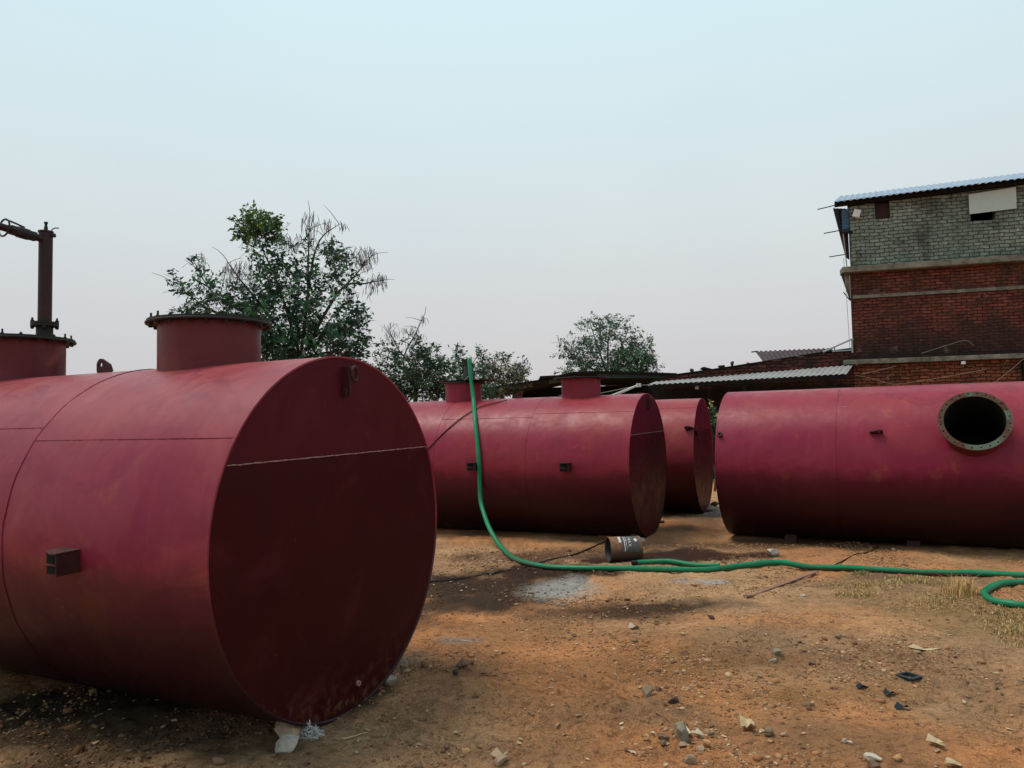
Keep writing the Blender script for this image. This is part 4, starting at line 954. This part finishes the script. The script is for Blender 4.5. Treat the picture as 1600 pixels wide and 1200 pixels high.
# ------------------------------------------------------------------ brick building
BW = Vector((8.97, 20.01, 0)); BROT = math.radians(-15.66)
be = Vector((math.cos(BROT), math.sin(BROT), 0)); bn = Vector((-be.y, be.x, 0))
def bl(u, v, out=0.0):
    """photo pixel -> building frame (x along facade, y=-out, z) on a plane parallel to the facade"""
    d = ray(u, v); P0 = BW-bn*out; t = (P0-EYEP).dot(bn)/d.dot(bn); q = EYEP+d*t-BW
    return Vector((q.dot(be), -out, q.z))
def brick_mat(name, c1, c2, mortar, bw=.23, bh=.085, ms=.011, soot_shade=None, moss=None, plaster=None):
    t = NT(name)
    mp = t.t.nodes.new('ShaderNodeMapping'); mp.inputs['Rotation'].default_value = (PI/2, 0, 0)
    sxyz = t.t.nodes.new('ShaderNodeSeparateXYZ'); t.l(t.tc.outputs['Object'], sxyz.inputs[0])
    cmb = t.t.nodes.new('ShaderNodeCombineXYZ')
    wob = t.noise(2.2, 4, .6); wob2 = t.noise(11, 4, .7)
    t.l(t.math('ADD', t.math('ADD', sxyz.outputs['X'], t.math('MULTIPLY', wob2, .10)), sxyz.outputs['Y']), cmb.inputs[0])
    t.l(t.math('ADD', sxyz.outputs['Z'], t.math('ADD', t.math('MULTIPLY', wob, .10), t.math('MULTIPLY', wob2, .062))), cmb.inputs[1])
    b = t.t.nodes.new('ShaderNodeTexBrick'); t.l(cmb.outputs[0], b.inputs['Vector'])
    b.inputs['Color1'].default_value = t._c(c1); b.inputs['Color2'].default_value = t._c(c2); b.inputs['Mortar'].default_value = t._c(mortar)
    b.inputs['Scale'].default_value = 1.0; b.inputs['Brick Width'].default_value = bw; b.inputs['Row Height'].default_value = bh; b.inputs['Mortar Size'].default_value = ms; b.inputs['Mortar Smooth'].default_value = .35
    c = b.outputs['Color']
    f = t.noise(9, 8, .75); c = t.mix(t.math('MULTIPLY', t.ramp(f, [(.35, 1.0), (.6, 0.0)]), .55), c, mortar)
    g_ = t.noise(1.1, 7, .7, .7)
    if moss: c = t.mix(t.math('MULTIPLY', t.ramp(g_, [(.42, 0.0), (.68, 1.0)]), .6), c, moss)
    z = sxyz.outputs['Z']; zn = t.math('ADD', z, t.math('MULTIPLY', t.math('SUBTRACT', t.noise(1.4, 6, .65), .5), 1.2))
    if soot_shade:
        for z0, z1, s_ in soot_shade:
            c = t.mix(t.math('MULTIPLY', t.ramp(t.math('DIVIDE', t.math('SUBTRACT', zn, min(z0, z1)), abs(z1-z0)), [(0.0, 1.0 if z0 < z1 else 0.0), (1.0, 0.0 if z0 < z1 else 1.0)]), s_), c, (.012, .012, .012))
    dk_ = t.ramp(t.noise(.75, 8, .72, .6), [(.46, 0.0), (.60, 1.0)]); c = t.mix(t.math('MULTIPLY', dk_, .6), c, (.022, .018, .015))
    dn_ = t.ramp(t.noise(5, 6, .7), [(.35, .75), (.65, 1.3)]); c = t.mix(1.0, c, dn_, 'MULTIPLY')
    if plaster: c = t.mix(t.math('MULTIPLY', t.ramp(t.noise(2.6, 7, .75, .4), [(.60, 0.0), (.66, 1.0)]), plaster), c, (.30, .24, .18))
    h = t.math('ADD', t.math('MULTIPLY', b.outputs['Fac'], -1.0), t.math('MULTIPLY', f, .6))
    return t.fin(c, .92, t.bump(h, .8, .02), 0, .15)
M['brick_grey'] = brick_mat('grey_brick', (.20, .25, .205), (.30, .35, .29), (.045, .055, .045), bh=.092, ms=.012, moss=(.07, .11, .085))
M['brick_red'] = brick_mat('red_brick', (.14, .036, .028), (.25, .068, .045), (.014, .010, .009), bh=.080, ms=.012, soot_shade=[(3.05, 4.2, .9)], moss=(.07, .045, .025), plaster=.25)
M['brick_low'] = brick_mat('orange_brick', (.17, .05, .028), (.30, .10, .05), (.02, .014, .01), bh=.085, ms=.013, plaster=.9)
M['brick_wing'] = brick_mat('sooty_brick', (.10, .032, .026), (.20, .058, .042), (.012, .010, .009), bh=.088, ms=.014, moss=(.02, .02, .019), soot_shade=[(2.45, 2.75, .97)], plaster=.12)  # lower part near black: the dark under the awning painted in
M['concrete'] = simple('weathered_concrete', (.05, .05, .04), (.26, .25, .20), 3.5, .9, .6, .01)
M['corr_blue'] = simple('blue_grey_sheet', (.20, .27, .36), (.30, .38, .47), 2.5, .5, .1)
M['corr_grey'] = simple('galvanised_sheet', (.20, .20, .20), (.32, .32, .31), 3, .55, .2)
M['corr_dark'] = simple('old_dark_sheet', (.045, .035, .040), (.085, .065, .070), 4, .75)
M['panel'] = simple('pale_green_board', (.40, .50, .46), (.47, .57, .53), 2, .6, .05)
M['soot_shade'] = simple('soot_shade_surface', (.006, .006, .006), (.014, .013, .012), 5, .95)  # near black for sooty parts and for painted dark of the interiors
M['white'] = simple('white_enamel', (.55, .57, .56), (.7, .72, .7), 8, .5)
M['palepipe'] = simple('pale_blue_steel', (.20, .27, .29), (.32, .40, .42), 8, .6)
M['wire'] = simple('grey_wire', (.20, .19, .17), (.30, .28, .25), 8, .6)
M['shed_teal'] = simple('teal_fascia', (.045, .085, .095), (.09, .14, .15), 4, .6)

bld = thing('brick_building', 'tall brick building, grey brick upper floor over red brick, at the right', 'building', BW, BROT)
side = Vector((.45, .89)); sl = Matrix.Rotation(-BROT, 2) @ side; sl = Vector((sl.x, sl.y))*(1/sl.length)
XE = 9.0; D = 6.0
def wallblock(x0, x1, z0, z1, y0=0.0, depth=D):
    a = Vector((x0, y0, z0)); b = Vector((x1, y0, z0)); c = b+Vector((sl.x, sl.y, 0))*depth; d = a+Vector((sl.x, sl.y, 0))*depth
    return MB().prism([a, b, c, d], (0, 0, z1-z0))
wallblock(0, XE, 0, 2.98).build('ground_floor_wall', M['brick_low'], bld)['label'] = 'orange brick ground floor wall with patchy plaster'
wallblock(.0, XE, 3.12, 5.40).build('middle_wall', M['brick_red'], bld)['label'] = 'dark red brick wall blackened at its foot'
# upper wall with two real openings (x .68-1.04 and 2.97-3.45)
up = MB()
zt0, zt1 = 7.22, 7.60
def ztop(x): return 7.20+.036*x
segs = [(0.06, .68, 5.56, None), (.68, 1.04, 5.56, 6.79), (1.04, 2.90, 5.56, None), (2.90, 3.46, 5.56, 6.53), (3.46, XE, 5.56, None)]
up.prism([Vector((2.90, 0, 7.08)), Vector((3.46, 0, 7.08)), Vector((3.46, 0, ztop(3.46))), Vector((2.90, 0, ztop(2.90)))], (0, .23, 0))
for x0, x1, z0, z1 in segs:
    zt = z1 if z1 else None
    poly = [Vector((x0, 0, z0)), Vector((x1, 0, z0)), Vector((x1, 0, zt or ztop(x1))), Vector((x0, 0, zt or ztop(x0)))]
    up.prism(poly, (0, .23, 0))
up.prism([Vector((0.06, .0, 5.56)), Vector((0.06, .0, ztop(0))), Vector((.06+sl.x*D, sl.y*D, ztop(0))), Vector((.06+sl.x*D, sl.y*D, 5.56))], (.2, .2, 0))
up.build('upper_wall', M['brick_grey'], bld)['label'] = 'grey green weathered brick upper floor'
MB().box((4.6, 1.2, 6.4), (8.4, .1, 1.9)).build('room_back', M['soot_shade'], bld)
w = MB().box((.86, .10, 7.0), (.36, .03, .46)).build('window_shutter', simple('purple_brown_shutter', (.03, .016, .018), (.05, .024, .028), 6, .8), bld)
MB().prism([Vector((2.87, -.05, 6.71)), Vector((3.92, -.05, 6.76)), Vector((3.93, -.05, 7.30)), Vector((2.87, -.05, 7.22))], (0, .03, 0)).build('window_board', M['panel'], bld)['label'] = 'pale green board covering the upper window'
MB().box((4.4, .02, 5.48), (9.2, .50, .15)).build('floor_slab', M['concrete'], bld, bevel=.012)
MB().box((4.55, -.02, 4.765), (9.0, .06, .085)).build('plaster_band', M['concrete'], bld, bevel=.008)
MB().box((4.3, -.02, 3.05), (9.1, .30, .12)).build('lintel_band', M['concrete'], bld, bevel=.012)
# corbelled end of the floor slab
MB().prism([Vector((-.18, .02, 5.40)), Vector((.0, .02, 5.40)), Vector((.0, .02, 4.72))], (0, .18, 0)).build('corbel', M['concrete'], bld)
MB().tube([(-.19, .0, 5.41), (-.005, .0, 4.70)], .016, 6).build('corbel_edge', M['black'], bld)
MB().tube([(-.17, 0, 4.92), (-.01, 0, 4.68)], .014, 6).build('rod_stub', M['black'], bld)
def sheet(p00, p10, p01, p11, waves, amp, name, mat, parent, sub=8):
    """corrugated sheet: ridges run from edge p0* to p1*"""
    p00, p10, p01, p11 = map(Vector, (p00, p10, p01, p11)); n = waves*sub; mb = MB(); nrm = (p10-p00).cross(p01-p00).normalized()
    if nrm.z < 0: nrm = -nrm
    for k in range(n+1):
        t = k/n; o = nrm*amp*math.sin(2*PI*waves*t)
        for q in (p00.lerp(p10, t)+o, p01.lerp(p11, t)+o, p01.lerp(p11, t)+o-nrm*.004, p00.lerp(p10, t)+o-nrm*.004): mb.v.append(tuple(q))
    for k in range(n):
        a = 4*k
        for j in range(4):
            j2 = (j+1) % 4; mb.f.append((a+j, a+4+j, a+4+j2, a+j2))
    return mb.build(name, mat, parent, True)
# roof: slopes down to the yard, rises to the right
rx_ = sl.x/sl.y*2.95
sheet((-.37, -.35, 7.26), (XE, -.35, 7.62), (-.37+rx_, 2.6, 8.20), (XE+rx_, 2.6, 8.56), 60, .013, 'roof', M['corr_blue'], bld)['label'] = 'pale blue corrugated roof sheets'
MB().prism([Vector((-.30, -.16, 7.325)), Vector((XE, -.16, 7.675)), Vector((XE, -.16, 7.55)), Vector((-.30, -.16, 7.20))], (0, .15, 0)).build('eaves_beam', M['soot_shade'], bld)  # near-black beam with the shadow under the eaves painted in
MB().prism([Vector((.06, .25, 7.12)), Vector((XE, .25, 7.40)), Vector((XE, .25, 7.74)), Vector((.06, .25, 7.4))], (0, .05, 0)).build('gable_infill', M['soot_shade'], bld)
# ragged sheets, blue strip, rods and lamp at the left end of the upper floor
sheet((-.33, .05, 7.20), (.05, .30, 7.22), (-.07, .05, 5.85), (.06, .30, 5.83), 4, .012, 'side_sheet', simple('dark_purple_sheet', (.045, .038, .05), (.08, .066, .085), 4, .8), bld)
sheet((-.13, -.03, 7.13), (-.13, -.03, 6.52), (.07, .04, 7.13), (.07, .04, 6.52), 7, .014, 'blue_sheet', simple('blue_sheet', (.05, .12, .20), (.09, .19, .28), 5, .5), bld)
MB().box((.0, .0, 6.50), (.24, .1, .05)).build('sheet_ledge', M['soot_shade'], bld)
MB().tube([(-.115, -.02, 6.48), (-.06, -.02, 5.57)], .014, 8).build('side_post', M['wire'], bld)
for (x0, z0, x1, z1) in ((-.73, 7.17, -.2, 7.27), (-.60, 6.51, .05, 6.60), (-.49, 5.87, -.08, 5.92)):
    MB().tube([(x0, -.08, z0), (x1, -.02, z1)], .014, 6).build('eaves_rod', M['black'], bld)
lam = MB().box((.21, -.16, 6.95), (.17, .10, .20), Matrix.Rotation(.32, 3, 'Y')).build('flood_lamp', M['white'], None, bevel=.01)
lam.matrix_world = Matrix.Translation(BW) @ Matrix.Rotation(BROT, 4, 'Z'); tag(lam, 'white floodlight box tilted at the top corner of the building', 'lamp')
MB().tube([(.12, -.02, 7.02), (.18, -.12, 6.98)], .012, 6).build('lamp_arm', M['black'], lam)
TB = Matrix.Translation(BW) @ Matrix.Rotation(BROT, 4, 'Z')
def bthing(mb, name, mat, label, cat, group=None, **kw):
    o = mb.build(name, mat, None, **kw); o.matrix_world = TB; return tag(o, label, cat, group)
bthing(MB().tube([bl(1318, 403, .1), bl(1322, 450, .1), bl(1325, 500, .1), bl(1328, 545, .1)], .006, 4), 'hanging_wire', M['wire'], 'thin wire hanging down the left edge of the brick building', 'wire')
bthing(MB().box(bl(1505, 567, .16), (.09, .08, .07)).tube([bl(1505, 567, .16), bl(1505, 562, .05)], .01, 6), 'wall_lamp', M['white'], 'small white lamp under the lower concrete band of the building', 'lamp', bevel=.008)
for pts, lb in (([(1440, 552), (1478, 540), (1508, 532), (1522, 540)], 'pale slack wire looping across the foot of the red brick wall'), ([(1335, 586), (1365, 592), (1400, 600), (1470, 590), (1540, 577)], 'pale wire crossing the orange brick above the right tank'),
                ([(1345, 585), (1375, 578), (1400, 572)], 'short pale wire climbing left to right on the orange brick'), ([(1555, 597), (1580, 577), (1600, 560)], 'dark slanting cable at the far right of the orange brick')):
    q = [bl(u, v, .35) for u, v in pts]; bthing(MB().tube(spline(q, 6), .0045, 5), 'overhead_wire', M['wire'], lb, 'wire', smooth=True)
MB().box((3.75+2.2, -.05, 1.4), (4.2, .09, 3.1)).build('dark_slab', M['soot_shade'], bld)  # near-black slab over the right end of the lower wall

# low wing to the left, sooty brick with sloping top
wing = thing('brick_wing', 'low sooty brick wing with sloping top left of the tall building', 'building', BW, BROT)
tops = [bl(1018, 597, 0), bl(1060, 586, 0), bl(1110, 579, 0), bl(1150, 573, 0), bl(1195, 566, 0), bl(1240, 559, 0), bl(1290, 551, 0), bl(1336, 545, 0)]
tops = [Vector((p.x, .04, p.z)) for p in tops]
poly = [Vector((tops[0].x, .04, 0)), Vector((.12, .04, 0))]+[Vector((min(p.x, .12), .04, p.z)) for p in reversed(tops)]
MB().prism(poly, (0, .25, 0)).build('wall', M['brick_wing'], wing)
cop = MB()
for a, b in zip(tops[:-1], tops[1:]): cop.prism([a+Vector((0, -.05, .005)), b+Vector((0, -.05, .005)), b+Vector((0, -.05, .04)), a+Vector((0, -.05, .04))], (0, .4, 0))
cop.build('coping', M['soot_shade'], wing)
# awning: corrugated sheets sloping to the yard
fl, fr, br_, bk = bl(1012, 601, 1.7), bl(1323, 584, 1.7), bl(1333, 570, .06), bl(1024, 596.5, .06)
aw = sheet(fl, fr, bk, br_, 36, .012, 'awning', M['corr_grey'], wing); aw['label'] = 'light grey corrugated awning over the dark opening'
MB().prism([fl+Vector((0, .02, -.10)), fr+Vector((0, .02, -.10)), fr+Vector((0, .02, -.035)), fl+Vector((0, .02, -.035))], (0, .05, 0)).build('awning_beam', M['soot_shade'], wing)
for u in (1163, 1305):
    q = bl(u, 604, 1.6); MB().box((q.x, q.y, q.z/2), (.08, .08, q.z+.3)).build('awning_post', M['soot_shade'], wing)
o = sheet(bl(1180, 549, -2.2), bl(1300, 544, -2.2), bl(1193, 566, -1.2), bl(1310, 566, -1.2), 16, .02, 'rear_roof', M['corr_dark'], wing); o['label'] = 'dark purple corrugated roof slope behind the coping'
MB().tube([bl(1174, 550, -2.15), bl(1185, 549, -2.15)], .02, 6).build('roof_batten', M['soot_shade'], wing)
sk = MB().tube([bl(1286, 550, .05), bl(1333, 529, .05)], .026, 6).tube([bl(1304, 549, .05), bl(1304, 541, .05)], .018, 6).tube([bl(1331, 529, .05), bl(1332, 551, .05)], .024, 6).tube([bl(1300, 549, .05), bl(1333, 547, .05)], .018, 6)
bthing(sk, 'steel_bracket', M['palepipe'], 'pale blue triangular steel bracket joining wing roof to tall wall', 'bracket')
for k, (u, v, w, h, mt, lb) in enumerate([(1081, 581, 8, 6, 'dark', 'dark squarish block leftmost on the wing coping'), (1127, 575, 11, 5, 'dark', 'low dark brick on the wing coping between the long slab and the tall block'), (1144, 571, 9, 8, 'dark', 'tall dark block on the wing coping right of the low brick'),
        (1170, 570, 12, 5, 'grey', 'flat dark stone on the coping below the rear roof corner'), (1103, 578, 20, 5, 'dark', 'long low slab on the wing coping right of the leftmost block'), (1250, 560, 26, 6, 'grey', 'grey rubble slab lying on the coping near the steel bracket'), (1215, 566, 30, 6, 'dark', 'dark rubble slab along the coping under the rear roof')]):
    q = bl(u, v, -.1); W = TB @ q
    stone(u, v, w, h, mt, lb, name='roof_rubble', z=W.y, boxy=.8, seed=40+k, cat='rubble')
bthing(MB().tube([bl(1089, 596, 1.4), bl(1089, 602, 1.4)], .006, 5).tube([bl(1089, 602, 1.4), bl(1089, 605, 1.4), bl(1089, 608, 1.4)], [.02, .05, .045], 12), 'hanging_bulb', M['white'], 'white bulb hanging under the grey awning', 'lamp', smooth=True)

# ------------------------------------------------------------------ open shed further left
shed = thing('open_shed', 'dark open shed with teal fascia and sagging black roof behind the middle tank', 'shed', (3.0, 25.0, 0), 0)
SO = Vector((3.0, 25.0, 0))
def S(u, v, y): return aty(u, v, y)-SO
def slab(pf, y0, y1, th, name, mat):
    a = [S(u, v, y0) for u, v in pf]; mb = MB()
    for p, q in zip(a[:-1], a[1:]):
        mb.prism([p, q, q+Vector((0, y1-y0, -.05)), p+Vector((0, y1-y0, -.05))], (0, 0, th))
    return mb.build(name, mat, shed)
slab([(757, 613), (772, 606), (820, 599), (868, 592)], 24, 30, .05, 'lower_roof', M['soot_shade'])
slab([(844, 590.5), (872, 589), (895, 584), (940, 582.5), (1000, 584), (1058, 586)], 23.6, 30, .06, 'upper_roof', M['soot_shade'])
slab([(858, 597), (880, 594)], 24.2, 24.4, .15, 'fascia_stub', M['shed_teal'])
mb = MB(); a, b = S(935, 590.5, 23.9), S(1048, 590.5, 23.9); mb.prism([a, b, b+Vector((0, 0, .14)), a+Vector((0, 0, .14))], (0, .06, 0)); mb.build('fascia', M['shed_teal'], shed)
q0, q1 = S(795, 700, 29.5), S(1130, 700, 29.5)
MB().box(((S(900, 600, 29.5).x+q1.x)/2, 4.5, 1.51), (q1.x-S(900, 600, 29.5).x, .08, 3.02)).build('back_wall', M['soot_shade'], shed)
mb = MB(); xl, xr = S(800, 600, 29.5).x, S(900, 600, 29.5).x-.02
for k in range(10):
    z = .14+k*.30; mb.box(((xl+xr)/2, 4.5, z), (xr-xl, .04, .32 if k != 7 else .255), Matrix.Rotation(-.02+.02*(k % 3), 3, 'Y'))
mb.build('plank_wall', M['soot_shade'], shed)
p0 = S(782, 603, 24.1); MB().box((p0.x, p0.y, p0.z/2), (.10, .10, p0.z)).build('steel_post', M['palepipe'], shed)['label'] = 'pale blue post under the left end of the roof'
MB().tube([S(728, 645, 24.1), S(775, 607, 24.1)], .07, 8).build('roof_brace', M['soot_shade'], shed)
MB().tube([S(790, 618, 24.2), S(800, 607, 24.2)], .04, 6).build('roof_strut', M['soot_shade'], shed)
for k, u in enumerate((900, 1050)):
    q = S(u, 600, 24.2); MB().box((q.x, q.y, 1.45), (.08, .08, 2.9)).build('shed_post', M['soot_shade'], shed)
for pts, r in (([(925, 617), (1000, 602), (1034, 600)], .012), ([(955, 618), (997, 601.5)], .028), ([(962, 618), (994, 604)], .018), ([(1012, 601), (1044, 623)], .014)):
    MB().tube([S(u, v, 23.2) for u, v in pts], r, 6).build('tie_rod', M['white'] if r > .012 else M['wire'], shed)
q = aty(998, 602, 23.1); tag(MB().box(q, (.14, .08, .11)).build('junction_box', M['white'], bevel=.01), 'white junction box where the pale rods meet under the shed roof', 'box')
q = aty(1036, 602, 23.1); tag(MB().tube([q+Vector((0, 0, .05)), q, q-Vector((0, 0, .03))], [.02, .04, .03], 10).build('rod_lamp', M['white'], smooth=True), 'tiny white lamp at the end of the horizontal rod', 'lamp')

# things glimpsed in the gap between the rear tank and the right tank
stone(1110, 797, 26, 10, 'grey', 'heap of pale ashy rubble in the gap between the tanks', name='ash_heap', seed=71, cat='rubble')
stone(1116, 790, 14, 10, 'dark', 'black charred lump on the ashy rubble between the tanks', seed=73, cat='rubble')
stone(1033, 818, 18, 5, 'dark', 'flat black scrap behind the end plate of the middle tank', name='black_scrap', seed=74, cat='scrap')
p = gnd(1117, 742); MB2 = MB().box((p.x, p.y, .62), (.10, .10, 1.3)).box((p.x-.03, p.y-.03, 1.0), (.2, .06, .12))
tag(MB2.build('whitewashed_post', simple('whitewash', (.25, .25, .24), (.42, .42, .40), 12, .9), bevel=.01), 'short whitewashed post beyond the gap between the tanks', 'post')

# ------------------------------------------------------------------ light and sky
world = bpy.data.worlds.new('World'); bpy.context.scene.world = world; world.use_nodes = True
nt = world.node_tree; nt.nodes.clear()
SUN_AZ_VEC = Vector((-.90, .15, 0)).normalized(); SUN_EL = math.radians(66)
sky = nt.nodes.new('ShaderNodeTexSky'); sky.sky_type = 'NISHITA'; sky.sun_disc = False
sky.sun_elevation = SUN_EL; sky.sun_rotation = math.atan2(SUN_AZ_VEC.x, SUN_AZ_VEC.y); sky.dust_density = 4.0; sky.air_density = 1.2; sky.ozone_density = 1.0
bg1 = nt.nodes.new('ShaderNodeBackground'); bg1.inputs[1].default_value = .05; nt.links.new(sky.outputs[0], bg1.inputs[0])
tc = nt.nodes.new('ShaderNodeTexCoord'); sx = nt.nodes.new('ShaderNodeSeparateXYZ'); nt.links.new(tc.outputs['Generated'], sx.inputs[0])
rp = nt.nodes.new('ShaderNodeValToRGB'); nt.links.new(sx.outputs['Z'], rp.inputs[0]); e = rp.color_ramp.elements
stops = [(0.0, (.52, .50, .515)), (.06, (.55, .535, .55)), (.14, (.575, .585, .60)), (.26, (.59, .66, .685)), (.40, (.58, .71, .765)), (.50, (.575, .745, .81)), (.62, (.44, .59, .68)), (1.0, (.33, .46, .58))]
e[0].position, e[0].color = stops[0][0], (*stops[0][1], 1)
e[1].position, e[1].color = stops[1][0], (*stops[1][1], 1)
for p_, c_ in stops[2:]:
    x = e.new(p_); x.color = (*c_, 1)
# thin high haze, a slightly uneven veil
nz = nt.nodes.new('ShaderNodeTexNoise'); nz.inputs['Scale'].default_value = 1.6; nz.inputs['Detail'].default_value = 3; nt.links.new(tc.outputs['Generated'], nz.inputs['Vector'])
hz = nt.nodes.new('ShaderNodeMix'); hz.data_type = 'RGBA'; hz.blend_type = 'MULTIPLY'; hz.inputs[0].default_value = 1.0
rz = nt.nodes.new('ShaderNodeValToRGB'); rz.color_ramp.elements[0].color = (.955, .965, .975, 1); rz.color_ramp.elements[1].color = (1.03, 1.02, 1.0, 1); rz.color_ramp.elements[0].position = .35; rz.color_ramp.elements[1].position = .65
nt.links.new(nz.outputs['Fac'], rz.inputs[0]); nt.links.new(rp.outputs[0], hz.inputs[6]); nt.links.new(rz.outputs[0], hz.inputs[7])
bg2 = nt.nodes.new('ShaderNodeBackground'); bg2.inputs[1].default_value = 1.2; nt.links.new(hz.outputs[2], bg2.inputs[0])
ms = nt.nodes.new('ShaderNodeMixShader'); ms.inputs[0].default_value = .93
nt.links.new(bg1.outputs[0], ms.inputs[1]); nt.links.new(bg2.outputs[0], ms.inputs[2])
wo = nt.nodes.new('ShaderNodeOutputWorld'); nt.links.new(ms.outputs[0], wo.inputs[0])
ld = bpy.data.lights.new('sun', 'SUN'); ld.energy = 2.8; ld.angle = math.radians(28); ld.color = (1.0, .90, .78)
lo = bpy.data.objects.new('sun', ld); C.objects.link(lo)
sv = SUN_AZ_VEC*math.cos(SUN_EL)+Vector((0, 0, math.sin(SUN_EL)))
lo.rotation_euler = sv.to_track_quat('Z', 'Y').to_euler(); lo.location = (-20, -8, 18)

# ------------------------------------------------------------------ camera
cd = bpy.data.cameras.new('camera'); co = bpy.data.objects.new('camera', cd); C.objects.link(co)
cd.sensor_fit = 'HORIZONTAL'; cd.sensor_width = 36; cd.lens = 36*FPX/1600; cd.clip_end = 2000; cd.clip_start = .05
Mx = Matrix((( XR.x, UR.x, -F_.x, 0), (XR.y, UR.y, -F_.y, 0), (XR.z, UR.z, -F_.z, EYE), (0, 0, 0, 1))); co.matrix_world = Mx
sc = bpy.context.scene; sc.camera = co
sc.view_settings.view_transform = 'Standard'; sc.view_settings.look = 'None'; sc.view_settings.exposure = 0
sc.render.engine = 'CYCLES'; sc.cycles.use_denoising = True; sc.cycles.max_bounces = 8
